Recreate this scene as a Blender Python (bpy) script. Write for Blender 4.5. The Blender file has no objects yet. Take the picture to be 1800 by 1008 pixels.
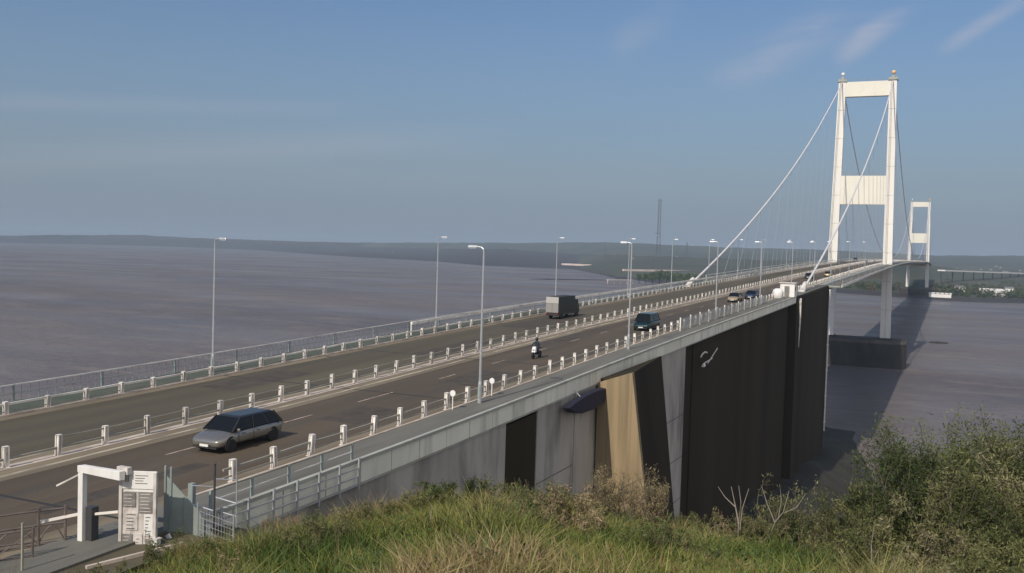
import bpy, math, random
import numpy as np
from mathutils import Vector, Matrix
rnd = random.Random(7); RS = np.random.RandomState(11)
S = bpy.context.scene
COL = S.collection
R_ = math.radians

# ------------------------------------------------------------------ camera
CAM = Vector((37.887, -481.142, 50.095)); YAW, PIT, ROL, FPX = -0.4274, -0.03923, 0.03020, 1675.753
f_ = Vector((math.sin(YAW)*math.cos(PIT), math.cos(YAW)*math.cos(PIT), math.sin(PIT)))
r0_ = Vector((math.cos(YAW), -math.sin(YAW), 0)); u0_ = r0_.cross(f_)
r_ = math.cos(ROL)*r0_ + math.sin(ROL)*u0_; u_ = -math.sin(ROL)*r0_ + math.cos(ROL)*u0_
cd = bpy.data.cameras.new('camera'); cam = bpy.data.objects.new('camera', cd); COL.objects.link(cam)
cd.sensor_width = 36; cd.lens = FPX/1800*36; cd.clip_start = .3; cd.clip_end = 60000
M = Matrix((r_, u_, -f_)).transposed().to_4x4(); M.translation = CAM; cam.matrix_world = M
S.camera = cam

# ------------------------------------------------------------------ world + sun
SUN_EL = R_(39); TRAVEL = Vector((0.095, 1.0, 0)).normalized()      # light travels along the bridge, slightly to +X
W = bpy.data.worlds.new('World'); S.world = W; W.use_nodes = True
nt = W.node_tree; nt.nodes.clear()
def N(t, **k):
    n = nt.nodes.new(t)
    for a, b in k.items(): setattr(n, a, b)
    return n
def L(a, b): nt.links.new(a, b)
out = N('ShaderNodeOutputWorld'); bg = N('ShaderNodeBackground'); bg.inputs[1].default_value = 0.088
sky = N('ShaderNodeTexSky', sky_type='NISHITA'); sky.sun_disc = False
sky.sun_elevation = SUN_EL
to_sun = -TRAVEL
sky.sun_rotation = math.atan2(to_sun.x, to_sun.y)
sky.altitude = 0; sky.air_density = 1.3; sky.dust_density = 2.2; sky.ozone_density = 1.6
tc = N('ShaderNodeTexCoord'); sx = N('ShaderNodeSeparateXYZ'); cx = N('ShaderNodeCombineXYZ'); mx = N('ShaderNodeMath', operation='MAXIMUM')
mx.inputs[1].default_value = 0.012
L(tc.outputs['Generated'], sx.inputs[0]); L(sx.outputs[0], cx.inputs[0]); L(sx.outputs[1], cx.inputs[1]); L(sx.outputs[2], mx.inputs[0]); L(mx.outputs[0], cx.inputs[2])
L(cx.outputs[0], sky.inputs[0])
tint = N('ShaderNodeMix', data_type='RGBA', blend_type='MULTIPLY'); tint.inputs[0].default_value = 1
tint.inputs[7].default_value = (0.64, 0.82, 1.10, 1)
L(sky.outputs[0], tint.inputs[6])
# grey-blue haze layer low over the estuary
hr = N('ShaderNodeValToRGB'); hr.color_ramp.elements[0].position = 0.0; hr.color_ramp.elements[0].color = (1,1,1,1)
hr.color_ramp.elements[1].position = 0.30; hr.color_ramp.elements[1].color = (0,0,0,1)
e = hr.color_ramp.elements.new(0.12); e.color = (.5,.5,.5,1)
L(sx.outputs[2], hr.inputs[0])
hz = N('ShaderNodeMix', data_type='RGBA'); hz.inputs[7].default_value = (3.0, 3.7, 4.75, 1)
hm = N('ShaderNodeMath', operation='MULTIPLY'); hm.inputs[1].default_value = 0.85
L(hr.outputs[0], hm.inputs[0]); L(hm.outputs[0], hz.inputs[0]); L(tint.outputs[2], hz.inputs[6])
# thin cirrus: noise on the plane the clouds lie in
dv = N('ShaderNodeVectorMath', operation='DIVIDE'); cz = N('ShaderNodeCombineXYZ')
md = N('ShaderNodeMath', operation='ADD'); md.inputs[1].default_value = 0.06
L(mx.outputs[0], md.inputs[0])
for i in range(3): L(md.outputs[0], cz.inputs[i])
L(cx.outputs[0], dv.inputs[0]); L(cz.outputs[0], dv.inputs[1])
def cirrus(rot, sc, lo, hi, dist=1.5, det=9):
    mp = N('ShaderNodeMapping'); mp.inputs['Rotation'].default_value = (0,0,R_(rot)); mp.inputs['Scale'].default_value = sc
    L(dv.outputs[0], mp.inputs[0])
    ns = N('ShaderNodeTexNoise'); ns.inputs['Scale'].default_value = 1; ns.inputs['Detail'].default_value = det; ns.inputs['Roughness'].default_value=.55; ns.inputs['Distortion'].default_value = dist
    L(mp.outputs[0], ns.inputs[0])
    mr = N('ShaderNodeMapRange'); mr.inputs[1].default_value = lo; mr.inputs[2].default_value = hi; mr.interpolation_type='SMOOTHSTEP'
    L(ns.outputs[0], mr.inputs[0]); return mr.outputs[0]
def band(d0, d1, width):
    """streak lying along the great circle from direction d0 to d1"""
    n = Vector(d0).cross(Vector(d1)).normalized(); mid = (Vector(d0)+Vector(d1)).normalized(); half = Vector(d0).normalized().angle(mid)
    a = N('ShaderNodeVectorMath', operation='DOT_PRODUCT'); a.inputs[1].default_value = n
    nv = N('ShaderNodeVectorMath', operation='NORMALIZE'); L(tc.outputs['Generated'], nv.inputs[0]); L(nv.outputs[0], a.inputs[0])
    ab = N('ShaderNodeMath', operation='ABSOLUTE'); L(a.outputs['Value'], ab.inputs[0])
    m1 = N('ShaderNodeMapRange', interpolation_type='SMOOTHSTEP'); m1.inputs[1].default_value = width; m1.inputs[2].default_value = 0; L(ab.outputs[0], m1.inputs[0])
    b = N('ShaderNodeVectorMath', operation='DOT_PRODUCT'); b.inputs[1].default_value = mid; L(nv.outputs[0], b.inputs[0])
    m2 = N('ShaderNodeMapRange', interpolation_type='SMOOTHSTEP'); m2.inputs[1].default_value = math.cos(half*1.15); m2.inputs[2].default_value = math.cos(half*.5); L(b.outputs['Value'], m2.inputs[0])
    m = N('ShaderNodeMath', operation='MULTIPLY'); L(m1.outputs[0], m.inputs[0]); L(m2.outputs[0], m.inputs[1]); return m.outputs[0]
def mul(a, b):
    m = N('ShaderNodeMath', operation='MULTIPLY')
    for i, v in enumerate((a, b)):
        if isinstance(v, (int, float)): m.inputs[i].default_value = v
        else: L(v, m.inputs[i])
    return m.outputs[0]
def add(a, b):
    m = N('ShaderNodeMath', operation='ADD'); L(a, m.inputs[0]); L(b, m.inputs[1]); return m.outputs[0]
def dirpx(a, b): return (f_ + r_*((a-900)/FPX) - u_*((b-504)/FPX)).normalized()
fib = cirrus(35, (.9, .9, 1), .30, .75, .6, 5)
tot = None
for (a0,b0,a1,b1,w,k) in [(1250,150,1560,-20,.034,.16),(1470,110,1640,-30,.018,.22),(1650,95,1830,-25,.012,.19),(1080,100,1200,-10,.03,.10),(1420,60,1480,-20,.018,.16),(1330,120,1420,30,.02,.10),(1500,60,1600,10,.008,.16)]:
    v = mul(band(dirpx(a0,b0), dirpx(a1,b1), w), k); tot = v if tot is None else add(tot, v)
tot = mul(tot, add(fib, mul(fib, 1.0)))
low = cirrus(62, (.3, .5, 1), .25, .8, .5, 4)
tot2 = None
for (a0,b0,a1,b1,w,k) in [(-300,172,640,192,.013,.16),(-300,300,900,245,.030,.13),(200,300,1200,330,.03,.06)]:
    v = mul(band(dirpx(a0,b0), dirpx(a1,b1), w), k); tot2 = v if tot2 is None else add(tot2, v)
tot = add(tot, mul(tot2, low))
cl = N('ShaderNodeMix', data_type='RGBA'); cl.inputs[7].default_value = (6.4, 6.1, 6.6, 1)
L(tot, cl.inputs[0]); L(hz.outputs[2], cl.inputs[6])
# added warm glow in the unseen sky behind and right, lifting shaded faces
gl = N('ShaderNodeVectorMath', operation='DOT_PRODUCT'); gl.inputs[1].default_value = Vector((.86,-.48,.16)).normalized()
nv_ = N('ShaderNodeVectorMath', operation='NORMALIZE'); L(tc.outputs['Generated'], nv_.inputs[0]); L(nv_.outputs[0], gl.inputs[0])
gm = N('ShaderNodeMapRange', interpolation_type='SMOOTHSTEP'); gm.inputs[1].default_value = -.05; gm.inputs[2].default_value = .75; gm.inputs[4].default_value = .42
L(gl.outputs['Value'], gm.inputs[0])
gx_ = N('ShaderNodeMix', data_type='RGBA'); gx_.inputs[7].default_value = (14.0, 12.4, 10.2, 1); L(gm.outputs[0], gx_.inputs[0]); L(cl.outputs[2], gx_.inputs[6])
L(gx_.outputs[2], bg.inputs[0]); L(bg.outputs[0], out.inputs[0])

sd = bpy.data.lights.new('sun', 'SUN'); sd.energy = 3.6; sd.angle = R_(.53); sd.color = (1, .90, .76)
so = bpy.data.objects.new('sun', sd); COL.objects.link(so)
ld = Vector((TRAVEL.x*math.cos(SUN_EL), TRAVEL.y*math.cos(SUN_EL), -math.sin(SUN_EL)))
so.rotation_euler = ld.to_track_quat('-Z', 'Y').to_euler()
vs = S.view_settings; vs.view_transform = 'Standard'; vs.look = 'None'; vs.exposure = 0; vs.gamma = 1; vs.use_curve_mapping = False
S.cycles.volume_bounces = 0; S.cycles.max_bounces = 6

# ------------------------------------------------------------------ materials
def mat(name, col, rough=.7, metal=0, var=0, vscale=1.0, stretch=(1,1,1), bump=0, bscale=20, col2=None, dirt=None, dscale=(1,1,1), dthr=(.5,.75), spec=.5, attr=None, objvar=0, alpha=1, coat=0):
    m = bpy.data.materials.new(name); m.use_nodes = True; t = m.node_tree; b = t.nodes['Principled BSDF']
    b.inputs['Roughness'].default_value = rough; b.inputs['Metallic'].default_value = metal; b.inputs['Specular IOR Level'].default_value = spec
    b.inputs['Coat Weight'].default_value = coat
    tcn = t.nodes.new('ShaderNodeTexCoord')
    def mapn(scale):
        mp = t.nodes.new('ShaderNodeMapping'); mp.inputs['Scale'].default_value = scale; t.links.new(tcn.outputs['Object'], mp.inputs[0]); return mp.outputs[0]
    def noise(vec, sc, det=6):
        n = t.nodes.new('ShaderNodeTexNoise'); n.inputs['Scale'].default_value = sc; n.inputs['Detail'].default_value = det; t.links.new(vec, n.inputs[0]); return n.outputs[0]
    def mix(fac, A, B, blend='MIX'):
        x = t.nodes.new('ShaderNodeMix'); x.data_type = 'RGBA'; x.blend_type = blend
        for i, v in ((0, fac), (6, A), (7, B)):
            if isinstance(v, (tuple, list)): x.inputs[i].default_value = (*v[:3], 1)
            elif isinstance(v, (int, float)): x.inputs[i].default_value = v
            else: t.links.new(v, x.inputs[i])
        return x.outputs[2]
    c = (*col, 1)
    if attr:
        a = t.nodes.new('ShaderNodeAttribute'); a.attribute_name = attr; c = a.outputs[0]
    elif var or col2:
        c2 = col2 or tuple(v*(1-var) for v in col); c1 = col if col2 else tuple(min(1, v*(1+var*.5)) for v in col)
        mr = t.nodes.new('ShaderNodeMapRange'); mr.inputs[1].default_value=.35; mr.inputs[2].default_value=.65
        t.links.new(noise(mapn(stretch), vscale), mr.inputs[0]); c = mix(mr.outputs[0], c1, c2)
    if dirt:
        mr = t.nodes.new('ShaderNodeMapRange'); mr.inputs[1].default_value=dthr[0]; mr.inputs[2].default_value=dthr[1]; mr.inputs[4].default_value=.8
        t.links.new(noise(mapn(dscale), 1, 8), mr.inputs[0]); c = mix(mr.outputs[0], c, dirt)
    if objvar:
        oi = t.nodes.new('ShaderNodeObjectInfo'); mr = t.nodes.new('ShaderNodeMapRange'); mr.inputs[3].default_value = 1-objvar; mr.inputs[4].default_value = 1
        t.links.new(oi.outputs['Random'], mr.inputs[0]); cc = t.nodes.new('ShaderNodeCombineColor')
        for i in range(3): t.links.new(mr.outputs[0], cc.inputs[i])
        c = mix(1.0, c, cc.outputs[0], 'MULTIPLY')
    if isinstance(c, tuple): b.inputs['Base Color'].default_value = c
    else: t.links.new(c, b.inputs['Base Color'])
    if bump:
        bp = t.nodes.new('ShaderNodeBump'); bp.inputs['Strength'].default_value = bump; bp.inputs['Distance'].default_value=.05
        t.links.new(noise(mapn((1,1,1)), bscale, 8), bp.inputs['Height']); t.links.new(bp.outputs[0], b.inputs['Normal'])
    b.inputs['Alpha'].default_value = alpha
    return m
K = {}
K['asphalt'] = mat('asphalt', (.093,.071,.047), .85, var=.25, vscale=.12, stretch=(3,.25,1), bump=.4, bscale=12, dirt=(.058,.054,.047), dscale=(1.1,.03,1))
K['asphalt2'] = mat('asphalt_worn', (.094,.080,.050), .85, var=.25, vscale=.12, stretch=(3,.25,1), bump=.4, bscale=12, dirt=(.06,.056,.046), dscale=(.9,.03,1))
K['footway'] = mat('footway_surface', (.15,.145,.125), .85, var=.2, vscale=.5, stretch=(2,.2,1), bump=.2, bscale=8)
K['verge'] = mat('margin_surface', (.20,.165,.115), .9, var=.25, vscale=.3, stretch=(2,.3,1), bump=.2, bscale=8)
K['line'] = mat('road_paint', (.50,.44,.33), .7, dirt=(.16,.14,.11), dscale=(3,.5,1), dthr=(.42,.62))
K['dash'] = mat('lane_paint', (.50,.38,.30), .7, dirt=(.12,.11,.09), dscale=(6,.9,1), dthr=(.45,.65))
K['towerw'] = mat('tower_paint', (.78,.76,.72), .45, var=.06, vscale=.08, stretch=(1,1,.3), dirt=(.55,.53,.48), dscale=(.25,.25,.04), dthr=(.55,.85))
K['towerw2'] = mat('beam_paint', (.74,.71,.62), .5, var=.05, vscale=.08, dirt=(.62,.59,.52), dscale=(.2,.2,.12), dthr=(.6,.95))
K['steelg'] = mat('deck_steel', (.33,.35,.32), .6, var=.15, vscale=.1, dirt=(.16,.16,.14), dscale=(.6,.6,.5), dthr=(.5,.8))
K['fascia'] = mat('fascia_paint', (.86,.84,.72), .6, var=.10, vscale=.35, stretch=(1,1,.4), dirt=(.40,.40,.34), dscale=(.9,.9,.12), dthr=(.52,.75))
K['fasciatop'] = mat('fascia_kerb', (.42,.43,.38), .7, var=.15, vscale=.5, dirt=(.25,.25,.21), dscale=(.6,.6,.6))
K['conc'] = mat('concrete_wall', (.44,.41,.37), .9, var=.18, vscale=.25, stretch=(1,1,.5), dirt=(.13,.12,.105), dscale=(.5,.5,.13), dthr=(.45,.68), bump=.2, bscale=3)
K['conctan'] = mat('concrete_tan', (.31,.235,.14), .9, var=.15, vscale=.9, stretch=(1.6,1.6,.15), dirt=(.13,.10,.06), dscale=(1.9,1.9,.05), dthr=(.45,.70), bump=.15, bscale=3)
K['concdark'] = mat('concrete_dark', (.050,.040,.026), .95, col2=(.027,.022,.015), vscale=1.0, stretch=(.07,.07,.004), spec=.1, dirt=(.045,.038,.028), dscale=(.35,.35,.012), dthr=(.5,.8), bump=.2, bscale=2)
K['concwet'] = mat('pier_concrete', (.045,.042,.040), .9, var=.3, vscale=.3, stretch=(1,1,.3), dirt=(.02,.02,.02), dscale=(.1,.1,.1))
K['post'] = mat('post_paint', (.86,.82,.77), .55, var=.1, vscale=2, dirt=(.42,.30,.24), dscale=(3,3,1.6), dthr=(.5,.68), objvar=.3)
K['rail'] = mat('rail_paint', (.34,.32,.26), .5, var=.2, vscale=.6, dirt=(.16,.14,.11), dscale=(.5,.5,2))
K['railw'] = mat('rail_white', (.80,.76,.70), .5, var=.15, vscale=.7, dirt=(.35,.3,.26), dscale=(.4,.4,2))
K['kerb'] = mat('kerb_concrete', (.55,.47,.40), .8, var=.2, vscale=1, dirt=(.2,.18,.15), dscale=(1,.6,1))
K['fence'] = mat('fence_paint', (.27,.32,.31), .6, var=.2, vscale=1)
K['galv'] = mat('galvanised_steel', (.46,.48,.50), .4, metal=.4, var=.1, vscale=2)
K['cable'] = mat('cable_paint', (.72,.70,.70), .5, var=.08, vscale=.3)
K['white'] = mat('white_paint', (.78,.77,.75), .5, dirt=(.5,.46,.42), dscale=(2,2,.7), dthr=(.5,.8))
K['boardw'] = mat('board_white', (.62,.58,.55), .6, var=.15, vscale=3, dirt=(.30,.25,.22), dscale=(4,4,2), dthr=(.5,.7))
K['boardg'] = mat('board_grey', (.22,.21,.20), .7, var=.3, vscale=4)
K['ink'] = mat('sign_ink', (.05,.05,.055), .7)
K['sheetg'] = mat('grey_green_sheet', (.30,.345,.32), .55, var=.15, vscale=1.2, dirt=(.2,.23,.21), dscale=(2,2,.3))
K['darkm'] = mat('dark_metal', (.05,.052,.055), .5)
K['darkbr'] = mat('rusty_rail', (.15,.12,.11), .6, var=.3, vscale=2)
K['navy'] = mat('navy_surface', (.012,.014,.035), .8, var=.2, vscale=2)
K['grassgnd'] = mat('bank_soil', (.05,.055,.02), 1, col2=(.09,.075,.04), vscale=.6)
K['rock'] = mat('rock_shore', (.09,.075,.065), .95, var=.4, vscale=.08, bump=.4, bscale=.6)
K['leaf'] = mat('foliage', (.06,.08,.03), .65, attr='Col', spec=.25)
K['bark'] = mat('bark', (.17,.145,.11), .9, attr='Col', spec=.2)
K['mast'] = mat('mast_steel', (.10,.11,.12), .6)
K['mud'] = mat('foreshore', (.038,.028,.025), .8, col2=(.022,.019,.017), vscale=.006, stretch=(1,1,1))
K['land'] = mat('far_fields', (.028,.040,.024), .95, col2=(.075,.075,.045), vscale=.005, dirt=(.03,.038,.022), dscale=(.004,.004,.004), dthr=(.45,.6))
K['glob'] = mat('lantern_glass', (.75,.8,.85), .3)
K['orange'] = mat('beacon_orange', (.75,.48,.22), .4)
K['tail'] = mat('tail_light', (.35,.02,.02), .3)
K['head'] = mat('head_light', (.75,.78,.8), .15)
K['rubber'] = mat('rubber', (.02,.02,.02), .8)
K['glass'] = mat('dark_glass', (.010,.012,.014), .12, spec=.25)
K['alloy'] = mat('alloy', (.4,.4,.42), .35, metal=.6)

def water_mat():
    m = bpy.data.materials.new('estuary_water'); m.use_nodes = True; t = m.node_tree; b = t.nodes['Principled BSDF']
    geo = t.nodes.new('ShaderNodeNewGeometry')
    def noise(sc, rot, scale, det=6, rough=.55):
        mp = t.nodes.new('ShaderNodeMapping'); mp.inputs['Rotation'].default_value=(0,0,R_(rot)); mp.inputs['Scale'].default_value = sc
        t.links.new(geo.outputs['Position'], mp.inputs[0]); n = t.nodes.new('ShaderNodeTexNoise'); n.inputs['Scale'].default_value=scale; n.inputs['Detail'].default_value=det; n.inputs['Roughness'].default_value = rough
        t.links.new(mp.outputs[0], n.inputs[0]); return n.outputs[0]
    mr = t.nodes.new('ShaderNodeMapRange'); mr.inputs[1].default_value=.36; mr.inputs[2].default_value=.66
    t.links.new(noise((.6,1.1,1), -16, .005, 9, .62), mr.inputs[0])
    x = t.nodes.new('ShaderNodeMix'); x.data_type='RGBA'; x.inputs[6].default_value=(.166,.143,.137,1); x.inputs[7].default_value=(.112,.104,.113,1)
    t.links.new(mr.outputs[0], x.inputs[0])
    mr2 = t.nodes.new('ShaderNodeMapRange'); mr2.inputs[1].default_value=.5; mr2.inputs[2].default_value=.72
    t.links.new(noise((.5,1.5,1), -14, .03, 8, .65), mr2.inputs[0])
    x2 = t.nodes.new('ShaderNodeMix'); x2.data_type='RGBA'; x2.inputs[7].default_value=(.205,.172,.155,1)
    t.links.new(mr2.outputs[0], x2.inputs[0]); t.links.new(x.outputs[2], x2.inputs[6])
    rp = t.nodes.new('ShaderNodeMapRange'); rp.inputs[1].default_value=.36; rp.inputs[2].default_value=.64; rp.inputs[3].default_value=.86; rp.inputs[4].default_value=1.12
    t.links.new(noise((.7,1.5,1), -20, .16, 8, .72), rp.inputs[0]); cc = t.nodes.new('ShaderNodeCombineColor')
    for i in range(3): t.links.new(rp.outputs[0], cc.inputs[i])
    x3 = t.nodes.new('ShaderNodeMix'); x3.data_type='RGBA'; x3.blend_type='MULTIPLY'; x3.inputs[0].default_value=1
    t.links.new(x2.outputs[2], x3.inputs[6]); t.links.new(cc.outputs[0], x3.inputs[7]); t.links.new(x3.outputs[2], b.inputs['Base Color'])
    mr3 = t.nodes.new('ShaderNodeMapRange'); mr3.inputs[1].default_value=.35; mr3.inputs[2].default_value=.65; mr3.inputs[3].default_value=.28; mr3.inputs[4].default_value=.55
    t.links.new(noise((.5,1.2,1), -12, .008, 5), mr3.inputs[0]); t.links.new(mr3.outputs[0], b.inputs['Roughness'])
    b.inputs['Specular IOR Level'].default_value=.07; b.inputs['IOR'].default_value = 1.33
    prev = None
    for sc, scl, dist in (((.6,1.4,1), .05, 1.0), ((.6,1.4,1), .35, .5), ((1,1.2,1), 1.2, .16)):
        bp = t.nodes.new('ShaderNodeBump'); bp.inputs['Strength'].default_value=.75; bp.inputs['Distance'].default_value=dist
        t.links.new(noise(sc, -18, scl, 4), bp.inputs['Height'])
        if prev: t.links.new(prev, bp.inputs['Normal'])
        prev = bp.outputs[0]
    t.links.new(prev, b.inputs['Normal'])
    return m
K['water'] = water_mat()
def paint(name, col, rough=.3, metal=.3): return mat(name, col, rough, metal=metal, coat=.4)

# ------------------------------------------------------------------ mesh helpers
class MB:
    def __init__(s): s.v = []; s.f = []
    def add(s, vs, fs):
        o = len(s.v); s.v += [tuple(v) for v in vs]; s.f += [tuple(i+o for i in f) for f in fs]; return s
    def box(s, x0, x1, y0, y1, z0, z1):
        return s.add([(x0,y0,z0),(x1,y0,z0),(x1,y1,z0),(x0,y1,z0),(x0,y0,z1),(x1,y0,z1),(x1,y1,z1),(x0,y1,z1)],
                     [(0,3,2,1),(4,5,6,7),(0,1,5,4),(1,2,6,5),(2,3,7,6),(3,0,4,7)])
    def hexa(s, p):   # 8 points: bottom 4 ccw, top 4 ccw
        return s.add(p, [(0,3,2,1),(4,5,6,7),(0,1,5,4),(1,2,6,5),(2,3,7,6),(3,0,4,7)])
    def tube(s, pts, r, n=8, cap=True):
        pts = [Vector(p) for p in pts]; rr = r if isinstance(r, (list, tuple)) else [r]*len(pts); o = len(s.v)
        for i, p in enumerate(pts):
            d = (pts[min(i+1, len(pts)-1)] - pts[max(i-1, 0)]).normalized()
            a = d.cross(Vector((0,0,1)));
            if a.length < .05: a = d.cross(Vector((0,1,0)))
            a.normalize(); b = d.cross(a)
            for k in range(n):
                t = 2*math.pi*k/n; s.v.append(tuple(p + rr[i]*(math.cos(t)*a + math.sin(t)*b)))
        for i in range(len(pts)-1):
            for k in range(n):
                s.f.append((o+i*n+k, o+(i+1)*n+k, o+(i+1)*n+(k+1)%n, o+i*n+(k+1)%n))
        if cap: s.f.append(tuple(o+k for k in range(n))); s.f.append(tuple(o+(len(pts)-1)*n+k for k in reversed(range(n))))
        return s
    def bar(s, a, b, w, h):
        """rectangular bar from a to b, w wide (horizontal), h high"""
        a = Vector(a); b = Vector(b); d = (b-a).normalized(); q = d.cross(Vector((0,0,1)))
        if q.length < .05: q = Vector((1,0,0))
        q.normalize(); u = q.cross(d); q *= w/2; u *= h/2
        return s.hexa([a-q-u, a+q-u, b+q-u, b-q-u, a-q+u, a+q+u, b+q+u, b-q+u])
    def ball(s, c, r, n=10, m=7, sc=(1,1,1)):
        o = len(s.v); c = Vector(c)
        for i in range(m+1):
            th = math.pi*i/m
            for k in range(n):
                ph = 2*math.pi*k/n; s.v.append((c.x+r*sc[0]*math.sin(th)*math.cos(ph), c.y+r*sc[1]*math.sin(th)*math.sin(ph), c.z+r*sc[2]*math.cos(th)))
        for i in range(m):
            for k in range(n): s.f.append((o+i*n+k, o+(i+1)*n+k, o+(i+1)*n+(k+1)%n, o+i*n+(k+1)%n))
        return s
    def lathe(s, c, axis, prof, n=16):
        """profile (r, h) turned round axis through c"""
        o = len(s.v); ax = Vector(axis).normalized(); a = ax.cross(Vector((0,0,1)))
        if a.length < .05: a = Vector((1,0,0))
        a.normalize(); b = ax.cross(a); c = Vector(c)
        for r, h in prof:
            for k in range(n):
                t = 2*math.pi*k/n; s.v.append(tuple(c + ax*h + r*(math.cos(t)*a+math.sin(t)*b)))
        for i in range(len(prof)-1):
            for k in range(n): s.f.append((o+i*n+k, o+i*n+(k+1)%n, o+(i+1)*n+(k+1)%n, o+(i+1)*n+k))
        s.f.append(tuple(o+k for k in reversed(range(n)))); s.f.append(tuple(o+(len(prof)-1)*n+k for k in range(n)))
        return s
    def build(s, name, m, parent=None, smooth=False, bevel=0, sub=0, loc=None):
        me = bpy.data.meshes.new(name); me.from_pydata(s.v, [], s.f); me.update()
        o = bpy.data.objects.new(name, me); COL.objects.link(o); me.materials.append(m)
        if parent: o.parent = parent
        if loc: o.location = loc
        if smooth: me.shade_smooth()
        if bevel: b = o.modifiers.new('bevel', 'BEVEL'); b.width = bevel; b.segments = 2; b.limit_method = 'ANGLE'
        if sub: q = o.modifiers.new('sub', 'SUBSURF'); q.levels = sub; q.render_levels = sub
        return o
def thing(name, label, cat, loc=(0,0,0), rz=0, group=None):
    o = bpy.data.objects.new(name, None); COL.objects.link(o); o.location = loc; o.rotation_euler = (0,0,rz)
    o['label'] = label; o['category'] = cat
    if group: o['group'] = group
    o.empty_display_size = .3
    return o
def tag(o, label, cat, group=None):
    o['label'] = label; o['category'] = cat
    if group: o['group'] = group
    return o
def struct(o): o['kind'] = 'structure'; return o
def kids(o): return [c for c in bpy.data.objects if c.parent == o]
def copy_tree(o, parent=None):
    c = o.copy(); COL.objects.link(c); c.parent = parent
    for ch in KIDS.get(o.name) or kids(o): copy_tree(ch, c)
    return c
KIDS = {}
def fast_mesh(name, verts, loops, starts, totals, m, cols=None, parent=None):
    me = bpy.data.meshes.new(name); me.vertices.add(len(verts)); me.vertices.foreach_set('co', verts.astype(np.float32).ravel())
    me.loops.add(len(loops)); me.loops.foreach_set('vertex_index', loops.astype(np.int32))
    me.polygons.add(len(starts)); me.polygons.foreach_set('loop_start', starts.astype(np.int32)); me.polygons.foreach_set('loop_total', totals.astype(np.int32))
    me.update(calc_edges=True)
    if cols is not None:
        a = me.color_attributes.new('Col', 'FLOAT_COLOR', 'POINT'); c4 = np.ones((len(verts),4), np.float32); c4[:,:3] = cols; a.data.foreach_set('color', c4.ravel())
    me.materials.append(m); o = bpy.data.objects.new(name, me); COL.objects.link(o)
    if parent: o.parent = parent
    return o
ORD = ['nearest','second nearest','third nearest','fourth nearest','fifth nearest','sixth nearest','seventh nearest']

# ------------------------------------------------------------------ deck profile
KY = [-620,-560,-520,-480,-440,-390,-305,-150,0,494,988,1300]
KZ = [36.9,37.851,38.524,39.198,39.846,41.156,42.79,45.839,48.179,49.846,48.493,44]
_g = np.gradient(np.array(KZ), np.array(KY, float))
def Z(y):
    y = min(max(y, KY[0]), KY[-1]); i = min(max(int(np.searchsorted(KY, y))-1, 0), len(KY)-2)
    h = KY[i+1]-KY[i]; t = (y-KY[i])/h
    return (2*t**3-3*t**2+1)*KZ[i]+(t**3-2*t**2+t)*h*_g[i]+(-2*t**3+3*t**2)*KZ[i+1]+(t**3-t**2)*h*_g[i+1]
def yr(y0, y1, st=6):
    n = max(1, int(math.ceil((y1-y0)/st))); return [y0+(y1-y0)*i/n for i in range(n+1)]
def strip(mb, x0, x1, dz, y0, y1, st=6):
    ys = yr(y0, y1, st); o = len(mb.v)
    for y in ys: mb.v += [(x0, y, Z(y)+dz), (x1, y, Z(y)+dz)]
    for i in range(len(ys)-1): a = o+2*i; mb.f.append((a, a+1, a+3, a+2))
    return mb
def extr(mb, prof, y0, y1, st=6, caps=True):
    """closed profile [(x, dz)] swept along the deck line"""
    ys = yr(y0, y1, st); o = len(mb.v); n = len(prof)
    for y in ys: mb.v += [(x, y, Z(y)+dz) for x, dz in prof]
    for i in range(len(ys)-1):
        for k in range(n): mb.f.append((o+i*n+k, o+i*n+(k+1)%n, o+(i+1)*n+(k+1)%n, o+(i+1)*n+k))
    if caps: mb.f.append(tuple(o+k for k in reversed(range(n)))); mb.f.append(tuple(o+(len(ys)-1)*n+k for k in range(n)))
    return mb
def rect(x0, x1, a, b): return [(x0,a),(x1,a),(x1,b),(x0,b)]

# ------------------------------------------------------------------ water, land
mb = MB(); mb.add([(-14000,-2500,0),(9000,-2500,0),(9000,12000,0),(-14000,12000,0)], [(0,1,2,3)])
struct(mb.build('water', K['water']))
mb = MB(); mb.add([(-14000,-2500,-3),(9000,-2500,-3),(9000,12000,-3),(-14000,12000,-3)], [(0,1,2,3)])
struct(mb.build('seabed', K['mud']))

def vnoise(x, y, seed=0):
    xi = np.floor(x).astype(int); yi = np.floor(y).astype(int); xf = x-xi; yf = y-yi
    def h(a, b):
        n = (a*374761393 + b*668265263 + seed*144269) & 0x7fffffff; n = ((n ^ (n >> 13))*1274126177) & 0x7fffffff
        return (n % 10007)/10007.
    u = xf*xf*(3-2*xf); v = yf*yf*(3-2*yf)
    return (h(xi,yi)*(1-u)+h(xi+1,yi)*u)*(1-v)+(h(xi,yi+1)*(1-u)+h(xi+1,yi+1)*u)*v
def fbm(x, y, seed=0, o=4):
    s = 0; a = .5
    for i in range(o): s = s+a*vnoise(x*2**i, y*2**i, seed+i); a *= .5
    return s
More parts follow.
